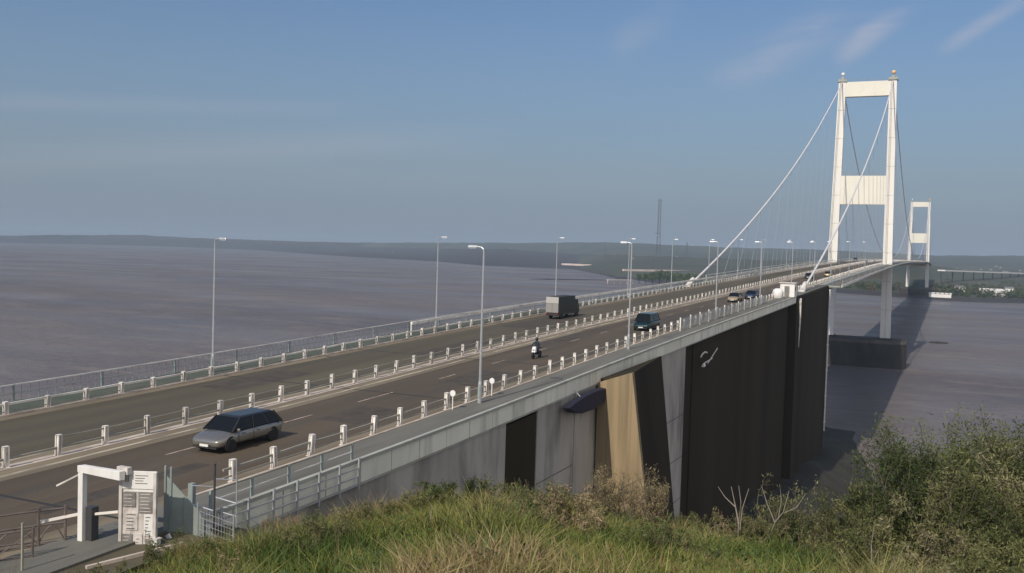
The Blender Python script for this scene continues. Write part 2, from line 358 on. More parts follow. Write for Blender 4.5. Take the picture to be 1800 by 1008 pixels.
# far shore: shoreline, then beach, low coast, wooded rise and a distant ridge
SH = [(-400,424),(0,427),(150,430),(300,434),(450,440),(620,452),(770,460),(850,467.5),(950,471.5),(1010,474),(1060,484),(1085,491),(1110,492),(1150,498),(1250,503),(1400,511),(1460,514),(1500,517),(1640,527),(1700,531),(1799,534),(2000,541),(2400,552)]
RID = [(-400,407,6500),(0,414.5,7000),(100,413.5,7000),(250,413.5,7000),(380,420,6500),(600,426.5,6500),(750,427,6200),(900,427,5600),(1060,426,5200),(1180,431,5000),(1300,436,5000),(1400,438,5000),(1500,442,5000),(1640,449,5000),(1700,449.5,5000),(1800,449.5,5200),(2400,460,5200)]
RID2 = [(-400,440,0),(0,421,0),(300,421,0),(600,434,0),(750,437,0),(900,439,0),(1000,446,0),(1180,452,0),(1400,458,0),(1640,468,0),(1720,476,0),(1800,478,0),(2400,485,0)]
def col_az(px, v):
    d = dirpx(px, v); return math.atan2(d.x, d.y), -d.z/math.hypot(d.x, d.y)
pxs = np.arange(-380, 2400, 6.0)
rows = []
for px in pxs:
    vs_ = np.interp(px, [s[0] for s in SH], [s[1] for s in SH]); az, dip = col_az(px, vs_); r0 = CAM.z/dip
    vr = np.interp(px, [s[0] for s in RID], [s[1] for s in RID]); dr = np.interp(px, [s[0] for s in RID], [s[2] for s in RID])
    _, dpr = col_az(px, vr); hr_ = CAM.z - dpr*dr
    dr = max(dr, r0+900)
    v2 = np.interp(px, [s[0] for s in RID2], [s[1] for s in RID2]); _, dp2 = col_az(px, v2)
    rm = min(r0*1.45+250, dr-500); hm_ = max(6, CAM.z - dp2*rm)
    wob = 1+.02*(fbm(np.array([px*.03]), np.array([3.]), 5)[0]-.5)
    rs = [(r0-60,-2.5),(r0*wob,.15),(r0+35,1.6),(r0+60,4),(r0*.6+rm*.4,max(5,hm_*.4)),(rm-80,hm_*.8),(rm,hm_),(rm+120,hm_*.8),(rm*.6+dr*.4,max(8,hr_*.35)),(rm*.3+dr*.7,max(10,hr_*.7)),(dr-150,hr_*.95),(dr,hr_),(dr+400,hr_*.9),(dr+1500,hr_*.5)]
    if px < 40:   # low coast only
        pass
    rows.append((az, rs))
nr = 14; V = []; F = []
for i, (az, rs) in enumerate(rows):
    for k, (r, h) in enumerate(rs):
        x = CAM.x+r*math.sin(az); y = CAM.y+r*math.cos(az)
        j = 0
        if 3 < k < 12: j = (fbm(np.array([x*.013]), np.array([y*.013]), 3)[0]-.5)*min(9, h*.25)
        V.append((x, y, h+j))
for i in range(len(rows)-1):
    for k in range(nr-1): a = i*nr+k; F.append((a, a+1, a+1+nr, a+nr))
me = bpy.data.meshes.new('far_coast'); me.from_pydata(V, [], F); me.update(); me.shade_smooth()
o = bpy.data.objects.new('far_coast', me); COL.objects.link(o); struct(o); me.materials.append(K['land']); me.materials.append(K['mud'])
for p in me.polygons:
    if (p.index % (nr-1)) <= 2 or (pxs[p.index//(nr-1)] < 1015 and (p.index % (nr-1)) <= 6) or pxs[p.index//(nr-1)] < 470 or (pxs[p.index//(nr-1)] < 640 and (p.index*7919 % 13) < 6): p.material_index = 1
def at(px, v, z=0):
    d = dirpx(px, v); t = (z-CAM.z)/d.z; return CAM+d*t
def atr(px, r, z=0):
    az, _ = col_az(px, 470); return Vector((CAM.x+r*math.sin(az), CAM.y+r*math.cos(az), z))

# ------------------------------------------------------------------ near terrain
def hgt(x, y):
    dx = x-CAM.x; dy = y-CAM.y; d = np.hypot(dx, dy)+1e-6; az = np.degrees(np.arctan2(dx, dy))
    side = np.clip(-az-30, 0, 60)
    crest = 44.75 + .42*np.exp(-((az+24)/9.)**2) - .045*side - .05*np.clip(side-14,0,40) - .02*np.clip(az+12,0,60)
    k = (48.4-crest)/18.
    hill = np.where(d < 18, 48.4-k*d, crest-(d-18)*.72)
    hill = np.where(np.abs(az) > 100, np.maximum(hill, 48.4-.03*d), hill)
    # embankment under the approach road
    road = np.where(y < -452, 39.35+(y+452)*.0165, 34-(y+452)*0-np.clip(y+440,0,400)*.26)
    road = np.where(y > -370, 15.6-(y+370)*.085, road)
    inn = road - np.clip(-13.6-x, 0, 300)*.9 - np.where(y < -452, 0, np.clip(x-15, 0, 300)*.55)
    h = np.maximum(hill, inn)
    n = (fbm(x*.35, y*.35, 21)-.5)*.35 + (fbm(x*.06, y*.06, 9)-.5)*np.clip((d-22)*.08,0,3)
    onroad = (y < -450) & (x > -14) & (x < 15)
    h = h + np.where(onroad, np.minimum(n, 0)*.2-.02, n)
    return np.maximum(h, -4)
gx = np.concatenate([np.arange(-140,-20,6), np.arange(-20,60,.8), np.arange(60,260,6)]); gy = np.concatenate([np.arange(-760,-500,6), np.arange(-500,-430,.8), np.arange(-430,-180,4)])
GX, GY = np.meshgrid(gx, gy); GZ = hgt(GX, GY); nx = len(gx); ny = len(gy)
v = np.stack([GX.ravel(), GY.ravel(), GZ.ravel()], 1)
ii, jj = np.meshgrid(np.arange(nx-1), np.arange(ny-1)); a = (jj*nx+ii).ravel(); q = np.stack([a, a+1, a+1+nx, a+nx], 1)
g = fast_mesh('ground', v, q.ravel(), np.arange(len(a))*4, np.full(len(a), 4), K['grassgnd']); struct(g); g.data.shade_smooth(); g.data.materials.append(mat('dark_rock', (.030,.027,.021), .95, col2=(.016,.017,.012), vscale=.25, bump=.5, bscale=.8, dirt=(.03,.038,.014), dscale=(.2,.2,.2)))
far_ = (np.hypot(GX-CAM.x, GY-CAM.y) > 50)[:-1,:-1] & (GY > -425)[:-1,:-1]
g.data.polygons.foreach_set('material_index', far_.ravel().astype(np.int32))

# ------------------------------------------------------------------ the road sheets
YA, YB = -620, 1290
SPL = -250          # where approach deck meets the suspended deck
mb = strip(MB(), 1.0, 9.3, .004, YA, YB); struct(mb.build('road', K['asphalt']))
mb = strip(MB(), -9.3, -1.0, .004, YA, YB); struct(mb.build('road', K['asphalt2']))
mb = MB()
strip(mb, 1.0, 1.22, .009, YA, YB); strip(mb, -1.22, -1.0, .009, YA, YB)
struct(mb.build('road_marking', K['line']))
mb = MB()
y = -446.6
while y < 900:
    for x in (4.15,): strip(mb, x-.06, x+.06, .009, y, y+2.6, 3)
    y += 9.0
for yy in (-430.2,): strip(mb, 4.09, 4.21, .009, yy, yy+3.2)
struct(mb.build('road_marking', K['dash']))
mb = MB(); strip(mb, -1.0, 1.0, .006, YA, YB); strip(mb, 9.3, 10.5, .006, YA, YB); strip(mb, -10.5, -9.3, .006, YA, YB)
strip(mb, 1.23, 1.85, .008, YA, YB); struct(mb.build('road_margin', K['verge']))

mb = MB()
for (xa, xb, ya, yb) in ((4.9,8.6,-421,-414),(1.9,3.7,-399,-385),(5.2,7.9,-436,-431),(1.9,4.0,-441,-438.5),(4.6,8.8,-372,-352),(6.4,7.4,-456,-447)): strip(mb, xa, xb, .0065, ya, yb, 3)
for (xa, xb, ya, yb) in ((-8.2,-5.2,-431,-422),(-4.6,-2.0,-409,-396),(-7.9,-3.2,-384,-368)): strip(mb, xa, xb, .0065, ya, yb, 3)
struct(mb.build('road_patch', mat('patched_asphalt', (.070,.058,.045), .9, var=.3, vscale=1.2, bump=.3, bscale=10)))
mb = MB()
for yj in (-455,-426.4,-409,-381,-349,-317,-300.9,-250): strip(mb, -10.2, 10.2, .010, yj-.09, yj+.09, 3)
struct(mb.build('expansion_joint', mat('joint_rubber', (.035,.032,.03), .7)))
# ------------------------------------------------------------------ the bridge
BR = thing('suspension_bridge', 'long white suspension bridge with two portal towers, crossing the brown estuary', 'bridge', (0,0,0))
# approach viaduct deck, suspended box, approach deck beyond
mb = MB(); extr(mb, [(-13,-.45),(-9,-1.3),(9,-1.3),(12.7,-.6),(12.72,0),(-13,0)], -455, SPL); mb.build('approach_deck', K['steelg'], BR)
mb = MB(); extr(mb, [(-15.9,-.35),(-11.6,-.5),(-11.2,-1.6),(-9,-3.0),(9,-3.0),(11.2,-1.6),(11.6,-.5),(15.7,-.35),(15.7,-.03),(10,0),(-10,0),(-15.9,-.03)], SPL, 988+305, 10); mb.build('box_deck', K['steelg'], BR)
mb = MB(); extr(mb, rect(10.5,12.9,.0,.10), YA, SPL); extr(mb, rect(12.2,15.6,.0,.08), SPL+.01, 1290); extr(mb, rect(-15.6,-12.2,.0,.08), SPL+.01, 1290)
mb.build('footway', K['footway'], BR)
mb = MB(); extr(mb, rect(-12.9,-10.5,.0,.10), YA, SPL); mb.build('footway', mat('mossy_footway', (.060,.080,.062), .9, col2=(.09,.10,.075), vscale=.4), BR)
# edge fascia: kerb on top and joined panels below
mb = MB(); extr(mb, rect(12.9,13.12,.06,.22), -455, -301, 3); extr(mb, rect(-13.12,-12.9,.0,.2), -455, SPL, 6); mb.build('edge_beam', K['fasciatop'], BR)
y = -455; first = None; cnt = 0
while y < -302:
    pl = 3.0+rnd.uniform(-.25,.25); y2 = min(y+pl, -301)
    mb = MB(); extr(mb, rect(12.74, 13.02+rnd.uniform(0,.012), -.98, .055), y+.035, y2-.035, 9); mb.build('fascia_panel', K['fascia'], BR, bevel=.015); y = y2; cnt += 1
mb = MB(); extr(mb, rect(12.74, 12.86, -.9, .04), -455, -301, 6); mb.build('joint_strip', K['darkm'], BR)
mb = MB(); extr(mb, [(12.75,-1.1),(13.0,-1.1),(13.0,-.985),(12.75,-.985)], -455, -301, 6); mb.build('drip_edge', K['fasciatop'], BR)
# suspended span outer lip and its slim fascia
for sgn in (1,-1):
    mb = MB(); extr(mb, rect(min(15.72*sgn,15.92*sgn), max(15.72*sgn,15.92*sgn), -.52, .10), SPL+2, 1290, 10); mb.build('edge_beam', K['railw'], BR)
# abutment, piers, buttress
def block(name, m, x0, x1, y0, y1, z0, ztop=None, parent=BR, bev=.05, drop=1.32):
    mb = MB(); a = (Z(y0)-drop if ztop is None else ztop); b = (Z(y1)-drop if ztop is None else ztop)
    mb.hexa([(x0,y0,z0),(x1,y0,z0),(x1,y1,z0),(x0,y1,z0),(x0,y0,a),(x1,y0,a),(x1,y1,b),(x0,y1,b)]); return mb.build(name, m, parent, bevel=bev)
block('abutment', K['conc'], -12, 12.9, -456, -426.5, 20, drop=.9)
block('pier', K['conc'], -12, 12.9, -421.4, -414.3, 12, drop=.9)
block('pier', K['conc'], -12, 12.9, -414.15, -406.6, 12, drop=.9)
block('gap_shade_block', K['concdark'], -12, 12.86, -426.4, -421.48, 12)  # dark block across the open gap, standing in for its shade
mb = MB(); t1 = Z(-404)-1.0; t2 = Z(-389)-1.0   # battered buttress, sunlit front
t1 = Z(-409)-.95
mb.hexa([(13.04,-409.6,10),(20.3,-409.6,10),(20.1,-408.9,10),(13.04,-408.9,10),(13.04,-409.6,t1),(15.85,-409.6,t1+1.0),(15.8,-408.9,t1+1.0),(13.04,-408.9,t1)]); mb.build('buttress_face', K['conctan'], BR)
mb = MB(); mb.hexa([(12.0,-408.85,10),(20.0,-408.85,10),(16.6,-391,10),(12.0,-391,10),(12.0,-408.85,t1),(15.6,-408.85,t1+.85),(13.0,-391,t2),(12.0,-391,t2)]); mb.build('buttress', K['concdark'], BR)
block('pier', K['conc'], -12, 12.9, -390.9, -381.0, 5, drop=.9)
mb = MB()
for z in (19.5,24,28.5,33): mb.box(12.901,12.912,-390.8,-381.1,z,z+.07)
mb.build('construction_joint', K['darkm'], BR); mb = MB()
mb.box(12.901,12.911,-421.3,-414.4,34.0,34.06)
mb.build('construction_joint', K['darkm'], BR)
# anchorage: long dark chamber with bays, then the wider block that holds the cables
AN = bpy.data.objects.new('anchorage', None); COL.objects.link(AN); AN.parent = BR
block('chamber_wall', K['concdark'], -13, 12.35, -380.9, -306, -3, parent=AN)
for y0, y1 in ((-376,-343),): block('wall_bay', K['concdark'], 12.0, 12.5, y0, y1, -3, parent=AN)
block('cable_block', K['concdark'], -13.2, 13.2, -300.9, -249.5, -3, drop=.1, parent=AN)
mb = MB(); mb.tube([(13.4,-249.8,10),(13.4,-249.8,43.0)], .17)
for z in range(12,42,6): mb.box(13.2,13.65,-250.1,-249.5,z,z+.25)
mb.build('pale_tube', K['white'], AN)  # white tube stands in for the block's lit far corner
mb = MB(); mb.tube([(13.45,-298.5,33.5),(13.5,-298.5,38.2),(13.4,-298.6,42.6)], [.05,.16,.30]); mb.build('pale_tube', K['railw'], AN)
# towers
def tower(y, sc):
    T = bpy.data.objects.new('tower', None); COL.objects.link(T); T.parent = BR
    for s in (-1, 1):
        zb = 13.4; zt = 134.2
        xb, xt = 12.7*s, 11.25*s; wb, wt = 2.25, 1.6; db, dt = 2.0, 1.75
        mb = MB()
        def ring(cx, w, d, z):   # front face split by a shadow groove
            return [(cx-w,y-d,z),(cx-.18,y-d,z),(cx-.12,y-d+.25,z),(cx+.12,y-d+.25,z),(cx+.18,y-d,z),(cx+w,y-d,z),(cx+w,y+d,z),(cx-w,y+d,z)]
        o0 = ring(xb,wb,db,zb); o1 = ring(xt,wt,dt,zt); n = 8
        mb.add(o0+o1, [tuple(reversed(range(n))), tuple(range(n,2*n))]+[(k,(k+1)%n,n+(k+1)%n,n+k) for k in range(n)])
        mb.build('tower_leg', K['towerw'], T)
        mb = MB()
        for q in range(1, 9):
            t_ = q/9.; cxx = xb+(xt-xb)*t_; ww = wb+(wt-wb)*t_+.012; dd = db+(dt-db)*t_+.012; zz = zb+(zt-zb)*t_; mb.box(cxx-ww,cxx+ww,y-dd,y+dd,zz-.06,zz+.06)
        mb.tube([(xb-wb*.55,y-db-.35,zb+34),(xt-wt*.55,y-dt-.35,zt)], .07, 5); mb.tube([(xb-wb*.55+.5,y-db-.35,zb+34),(xt-wt*.55+.5,y-dt-.35,zt)], .07, 5)
        mb.build('plate_seams', K['rail'], T)
        mb = MB(); mb.box(xb-3,xb+3,y-3.2,y+3.2,12.9,13.6); mb.build('leg_plinth', K['concwet'], T)
        mb = MB(); mb.box(xt-2.1,xt+2.1,y-2.3,y+2.3,134.2,134.5); mb.box(xt-.7,xt+.7,y-1.9,y+1.9,134.5,136.2); mb.box(xt-1.9,xt+1.9,y-2.2,y-2.1,134.5,135.5); mb.build('saddle', K['steelg'], T)
        mb = MB(); mb.tube([(xt,y-.5,136.2),(xt,y-.5,137.2)], .18); mb.ball((xt,y-.5,137.9), 1.0 if s > 0 else .9); mb.build('beacon', K['orange'] if s > 0 else K['white'], T, smooth=True)
    for z0, z1, m in ((127.1,134.0,K['towerw2']),(76.2,89.7,K['towerw2']),(41.2,44.6,K['towerw2'])):
        def X(z): return 12.7+(11.25-12.7)*(z-13.4)/120.8 - (2.25-.65*(z-13.4)/120.8) + .15
        mb = MB(); d = 1.55
        mb.hexa([(-X(z0),y-d,z0),(X(z0),y-d,z0),(X(z0),y+d,z0),(-X(z0),y+d,z0),(-X(z1),y-d,z1),(X(z1),y-d,z1),(X(z1),y+d,z1),(-X(z1),y+d,z1)])
        mb.build('cross_beam', m, T)
        mb = MB()
        if z0 > 50:
            for k in range(1,3):
                xx = -X(z0)+2*X(z0)*k/3; mb.box(xx-.012,xx+.012,y-d-.01,y-d+.02,z0+.3,z1-.3)
            mb.tube([(-9,y-1.2,z1+1.1),(9,y-1.2,z1+1.1)], .05, 5)
            for k in range(10): mb.tube([(-9+2*k,y-1.2,z1),(-9+2*k,y-1.2,z1+1.1)], .04, 5)
            mb.build('beam_seams', K['rail'], T)
    mb = MB(); n = 28; ring0 = []; 
    for k in range(n):
        t = 2*math.pi*k/n; cxx = math.copysign(abs(math.cos(t))**.35, math.cos(t))*22.5; cyy = math.copysign(abs(math.sin(t))**.5, math.sin(t))*9
        ring0.append((cxx, cyy))
    mb.add([(a,y+b,-3) for a,b in ring0]+[(a*.99,y+b*.98,12.6) for a,b in ring0]+[(a*.97,y+b*.94,13.0) for a,b in ring0],
           [(k,(k+1)%n,n+(k+1)%n,n+k) for k in range(n)]+[(n+k,n+(k+1)%n,2*n+(k+1)%n,2*n+k) for k in range(n)]+[tuple(range(2*n,3*n))])
    mb.build('tower_pier', K['concwet'], T)
    mb = MB(); mb.add([(a*1.004,y+b*1.004,11.3) for a,b in ring0]+[(a*1.0,y+b*1.0,12.75) for a,b in ring0], [(k,(k+1)%n,n+(k+1)%n,n+k) for k in range(n)]); mb.build('pier_coping', mat('pier_coping_concrete', (.11,.10,.095), .9, var=.3, vscale=.3), T)
tower(0, 1); tower(988, 1)
# cables and hangers
def cab(y):
    if y < 0: t = -y/283.; return 134.6+(43.3-134.6)*t - 4*7.5*t*(1-t)
    if y < 988: t = y/988.; return 134.6-4*82.5*t*(1-t)
    t = (y-988)/300.; return 134.6+(45-134.6)*t-4*7.5*t*(1-t)
def cx_(y):
    return 11.25+.35*min(1, abs(y)/60) if y < 494 else 11.25+.35*min(1, abs(y-988)/60)
hcount = 0
for s in (-1, 1):
    mb = MB(); pts = [(s*cx_(y), y, cab(y)) for y in list(np.arange(-283,0,8))+list(np.arange(0,988,16))+list(np.arange(988,1290,15))]
    mb.tube(pts, .24, 8); C_ = mb.build('main_cable', K['cable'], BR, smooth=True)
    mb = MB(); mb.tube([(s*11.6,-284.5,42.9),(s*11.6,-279,44.9)], [.7,.42], 10); mb.build('cable_collar', K['railw'], C_)
    hs = list(np.arange(-238,-20,18.2))+list(np.arange(20,980,18.2))
    rest = MB()
    for k, y in enumerate(hs):
        for dy in (-4.5, 4.5):
            m2 = MB(); (m2 if k < 25 else rest).tube([(s*cx_(y), y, cab(y)-.3), (s*13.2, y+dy, Z(y+dy)+.1)], .034, 4, False)
            if k < 25: m2.build('hanger', K['galv'], C_)
    ro = rest.build('hanger', K['galv'], C_); ro['kind'] = 'stuff'
# cable housings on the walkway beside the anchorage
HB = thing('cable_housing', 'small white boxy kiosk on the walkway where the right hand cable meets the deck', 'kiosk', (11.6,-301,Z(-301)))
mb = MB(); mb.box(-1.3,1.3,-1.6,1.6,.0,2.5); mb.build('kiosk_wall', K['white'], HB, bevel=.06)
mb = MB(); mb.box(-1.5,1.5,-1.8,1.8,2.5,2.66); mb.build('kiosk_roof', K['boardw'], HB)
mb = MB(); mb.box(-.5,.4,-1.63,-1.6,.1,2.0); mb.build('door', K['boardg'], HB); mb = MB(); mb.box(1.3,1.33,-.9,-.1,1.2,1.9); mb.build('window', K['glass'], HB)
HC = thing('storage_tank', 'rounded off-white tank standing next to the white kiosk on the bridge', 'tank', (10.9,-308.5,Z(-308.5)))
mb = MB(); mb.lathe((0,0,0),(0,0,1),[(.7,.0),(.95,.2),(1.0,1.1),(.85,1.6),(.4,1.85)],14); mb.build('tank_body', K['white'], HC, smooth=True)
mb = MB(); mb.tube([(.9,-.5,0),(.9,-.5,1.2),(.5,-.3,1.5)],.07); mb.build('pipe', K['fence'], HC)
# tilted vertical posts by the kiosk
# ------------------------------------------------------------------ barriers
def barrier(first_y, label, x, y_off, hpost, wpost, beams, n=100, kerb=None, mat_post='post'):
    B = thing('crash_barrier', label, 'barrier', (x, 0, 0))
    mb = MB(); h = hpost; w = wpost*.86
    mb.box(-w/2,w/2,-.07,.07,0,h); mb.box(-w/2,-w/2+.05,-.13,.13,0,h-.02); mb.box(w/2-.05,w/2,-.13,.13,0,h-.02)
    mb.box(-w/2-.05,w/2+.05,-.17,.17,0,.04); mb.box(-w/2,w/2,-.13,.13,h,h+.02)
    y0 = y_off-(2.76 if first_y < -500 else 0); p0 = None; st = 2.76
    for k in range(n):
        y = y0+k*st
        if p0 is None: p0 = mb.build('post', K[mat_post], B, bevel=.008); o = p0
        else: o = p0.copy(); COL.objects.link(o); o.parent = B
        o.location = (0, y, Z(y)); o.rotation_euler = (R_(rnd.uniform(-3.5,3.5)), R_(rnd.uniform(-2.5,2.5)), R_(rnd.uniform(-11,11))); o.scale = (1,1,rnd.uniform(.95,1.04))
    rest = MB(); y = y0+n*st
    while y < 1250: rest.box(-w/2,w/2,y-.1,y+.1,Z(y),Z(y)+h); y += st
    y = y0-st
    while y > first_y: rest.box(-w/2,w/2,y-.1,y+.1,Z(y),Z(y)+h); y -= st
    ro = rest.build('post', K[mat_post], B); ro['kind'] = 'stuff'
    for (dx, z0, z1, wd, m, ya) in beams:
        mb = MB(); ys = yr(ya, 1250, 2.76); o = 0; pr = []
        for i, y in enumerate(ys):
            j = rnd.uniform(-.035,.035); pr.append((y, Z(y)+j))
        prof = [(dx-wd/2,z0),(dx+wd/2,z0),(dx+wd/2,(z0+z1)/2-.02),(dx+wd/2,z1),(dx-wd/2,z1)]
        n_ = len(prof)
        for y, zz in pr: mb.v += [(a, y, zz+b) for a, b in prof]
        for i in range(len(pr)-1):
            for k in range(n_): mb.f.append((i*n_+k, i*n_+(k+1)%n_, (i+1)*n_+(k+1)%n_, (i+1)*n_+k))
        mb.f.append(tuple(reversed(range(n_)))); mb.build('rail', K[m], B)
    if kerb:
        mb = MB(); ys = kerb; extr(mb, rect(ys[0],ys[1],-.0,ys[2]), max(first_y,-610)-5*(first_y>-500), 1250, 4); mb.build('kerb', K['kerb'], B)
    return B
barrier(-610, 'crash barrier of white posts down the middle of the road between the two carriageways', 0, -449.2, .98, .24,
        [(.0,.36,.46,.10,'rail',-610),(.0,.82,.88,.06,'rail',-449)], kerb=(-.35,.35,.03))
barrier(-448, 'crash barrier of chunky white posts between the near carriageway and the footpath', 10.24, -448.9, 1.02, .26,
        [(-.02,.62,.71,.10,'rail',-449.5),(0,.30,.35,.05,'rail',-449.5)], kerb=(.25,.40,.13))
barrier(-610, 'crash barrier of white posts with pale rails along the seaward side of the far carriageway', -10.24, -444.1, .80, .26,
        [(.0,.62,.74,.12,'railw',-610),(.0,.25,.30,.05,'rail',-610)], kerb=(-.1,.22,.12))
# ------------------------------------------------------------------ walkway railings
def railing(label, x, ya, yb, h, step, m, toprail, mesh=False, infill=None, group=None):
    B = thing('railing', label, 'railing', (x, 0, 0))
    ys = [ya+(yb-ya)*k/max(1,int((yb-ya)/step)) for k in range(int((yb-ya)/step)+1)]
    for k, y in enumerate(ys[:100]):
        mb = MB(); mb.box(-.05,.05,-.05,.05,-.1,h); o = mb.build('post', K[m], B); o.location = (0,y,Z(y)+.08); o.rotation_euler=(0,R_(rnd.uniform(-1.5,1.5)),0)
    for z0, z1, w, mm in toprail:
        mb = MB(); extr(mb, rect(-w/2,w/2,z0+.08,z1+.08), ya, yb, 4); mb.build('rail', K[mm], B)
    if infill:
        mb = MB(); y = ya+.3
        while y < yb and len(mb.v) < 60000:
            mb.box(-.012,.012,y-.012,y+.012,Z(y)+.15,Z(y)+h); y += infill
        mb.build('baluster', K[m], B)['kind'] = 'stuff'
    return B
railing('grey-green mesh railing along the far edge of the bridge over the water', -12.95, -600, SPL, 1.15, 6.5, 'fence', [(1.10,1.17,.08,'railw'),(.60,.63,.03,'fence'),(.12,.16,.04,'fence')], infill=.62)
railing('pale handrail along the outer footpath of the suspended span, far side', -15.7, SPL+1, 1250, 1.2, 22, 'railw', [(1.1,1.24,.12,'railw'),(.5,.56,.05,'railw')])
railing('pale handrail along the outer footpath of the suspended span, near side', 15.6, SPL+6, 1250, 1.2, 22, 'rail', [(1.12,1.17,.06,'rail'),(.5,.54,.04,'rail')])
railing('pale rail beyond the far carriageway lined up with the seaward walkway', -11.0, -398, 900, 1.3, 18, 'railw', [(1.14,1.42,.20,'railw')])
railing('dark low rail at the start of the near footpath above the panelled edge', 12.7, -453, -443.5, .85, 2.1, 'fence', [(.80,.86,.06,'rail'),(.42,.46,.05,'railw')])
# glazed wind shield along the near path, approaching the anchorage
GS = thing('wind_screen', 'pale translucent screen panels along the near footpath just before the white kiosk', 'screen', (11.15,0,0))
K['screen'] = mat('screen_sheet', (.50,.52,.50), .35, var=.15, vscale=.8, alpha=.5)
y = -377.0
while y < -322:
    mb = MB(); mb.hexa([(0,y+.1,Z(y)+.2),(.03,y+.1,Z(y)+.2),(.03,y+4.5,Z(y+4.5)+.2),(0,y+4.5,Z(y+4.5)+.2),(0,y+.1,Z(y)+1.45),(.03,y+.1,Z(y)+1.45),(.03,y+4.5,Z(y+4.5)+1.45),(0,y+4.5,Z(y+4.5)+1.45)]); mb.build('panel', K['screen'], GS)
    mb = MB(); mb.box(-.05,.08,y-.06,y+.06,Z(y),Z(y)+1.6); mb.build('frame_post', K['railw'], GS); y += 4.6
# ------------------------------------------------------------------ lamp posts
def lamp(side, y, label, group, h=10.0, copy=None):
    x = 11.2*side if side > 0 else -11.5
    if copy is None:
        T = thing('lamp_post', label, 'lamp post', (x,y,Z(y)), 0, group)
        mb = MB(); mb.tube([(0,0,0),(0,0,1.3),(0,0,1.5),(0,0,h-.35)], [.13,.13,.09,.055], 10); mb.box(-.2,.2,-.2,.2,-.02,.05); mb.build('pole', K['galv'], T, smooth=False)
        a = -side
        mb = MB(); mb.tube([(0,0,h-.36),(a*.03,0,h-.12),(a*.16,0,h-.01),(a*.45,0,h+.03)], .05, 8); mb.build('arm', K['galv'], T)
        mb = MB(); mb.hexa([(a*.4 if a>0 else a*1.15,-.13,h-.03),(a*1.15 if a>0 else a*.4,-.13,h-.03),(a*1.15 if a>0 else a*.4,.13,h-.03),(a*.4 if a>0 else a*1.15,.13,h-.03),
                           (a*.45 if a>0 else a*1.05,-.09,h+.12),(a*1.05 if a>0 else a*.45,-.09,h+.12),(a*1.05 if a>0 else a*.45,.09,h+.12),(a*.45 if a>0 else a*1.05,.09,h+.12)]); la = mb.build('lantern', K['galv'], T, bevel=.03)
        mb = MB(); xa, xb = sorted((a*.55,a*1.05)); mb.box(xa,xb,-.08,.08,h-.075,h-.032); mb.build('lens', K['glob'], la)
        mb = MB(); mb.box(-.075,.075,-.155,-.125,.45,1.1); mb.build('access_door', K['fence'], T)
        return T
    T = copy_tree(copy); T.location = (x,y,Z(y)); T['label'] = label; return T
src = None
ys = [-426,-392,-358,-325,-297,-265,-232,-199,-150,-90]
for i, y in enumerate(ys):
    lb = ('tall grey lamp post on the seaward edge of the bridge, %s to the camera' % ORD[i]) if i < 5 else 'thin lamp post on the seaward edge of the bridge near the first tower'
    if src is None: src = lamp(-1, y, lb, 'lamp posts on the seaward edge'); KIDS = {o.name: kids(o) for o in [src]+kids(src)}
    else: lamp(-1, y, lb, 'lamp posts on the seaward edge', copy=src)
src = None
ys = [-427,-396,-359.5,-328,-295,-262,-229,-180,-120]
for i, y in enumerate(ys):
    lb = ('tall grey lamp post beside the near footpath, %s to the camera' % ORD[i]) if i < 5 else 'thin lamp post beside the near footpath close to the first tower'
    if src is None: src = lamp(1, y, lb, 'lamp posts beside the near footpath'); KIDS.update({o.name: kids(o) for o in [src]+kids(src)})
    else: lamp(1, y, lb, 'lamp posts beside the near footpath', copy=src)
# two round white reflectors on stalks by the nearest lamp
for i, (yy, lb) in enumerate(((-429.8,'white round reflector disc on a post just left of the nearest lamp post foot'),(-424.3,'white round reflector disc on a post just right of the nearest lamp post foot'))):
    T = thing('reflector_marker', lb, 'marker', (10.75,yy,Z(yy)))
    mb = MB(); mb.tube([(0,0,0),(0,0,.95)], .035, 6); mb.build('stalk', K['railw'], T)
    mb = MB(); mb.lathe((0,-.03,1.1),(0,1,0),[(.0,0),(.19,0),(.19,.05),(.0,.05)],16); mb.build('disc', K['white'], T)

# ------------------------------------------------------------------ things under the deck
T = thing('navy_lens', 'dark navy lens shape hanging under the deck edge in front of the tan buttress', 'navy_lens', (13.5,-411.8,38.7))  # flat navy lens-shaped solid under the deck edge
mb = MB(); n = 24; ringA = []
prof = [(-6.1,.15),(-4.8,-.35),(-3,-.68),(-.5,-.75),(2,-.5),(4,-.12),(5.4,.22),(6.2,.35),(5.0,.45),(3,.62),(0,.72),(-2.5,.62),(-4.6,.4)]
mb.add([(-.25,y,z) for y,z in prof]+[(.25,y*.97,z*.93) for y,z in prof], [tuple(reversed(range(13))), tuple(range(13,26))]+[(k,(k+1)%13,13+(k+1)%13,13+k) for k in range(13)])
mb.build('lens_body', K['navy'], T, bevel=.06)
mb = MB(); mb.tube([(0,5.6,.3),(-.2,7.4,.75)],.04); mb.tube([(0,-3,.6),(-.6,-3,1.2)],.03); mb.build('rope', K['galv'], T)
def wlamp(label, x, y, z, d):
    T = thing('wall_floodlight', label, 'floodlight', (x,y,z))
    mb = MB(); mb.tube([(0,0,0),(.35*d,.3,.18),(.9*d,2.2,.5)],.06); mb.build('bracket', K['railw'], T)
    mb = MB(); mb.hexa([(-.1,-.5,-.3),(.3,-.5,-.3),(.3,.2,-.2),(-.1,.2,-.2),(0,-.4,.0),(.2,-.4,.0),(.2,.2,.1),(0,.2,.1)]); mb.build('lamp_head', K['white'], T, bevel=.04)
wlamp('small white floodlight on a bracket on the abutment end wall under the deck', 12.25,-426.4,36.3,.2)
wlamp('white floodlight with a long arm high on the dark anchorage wall', 12.95,-373,37.6,.6)
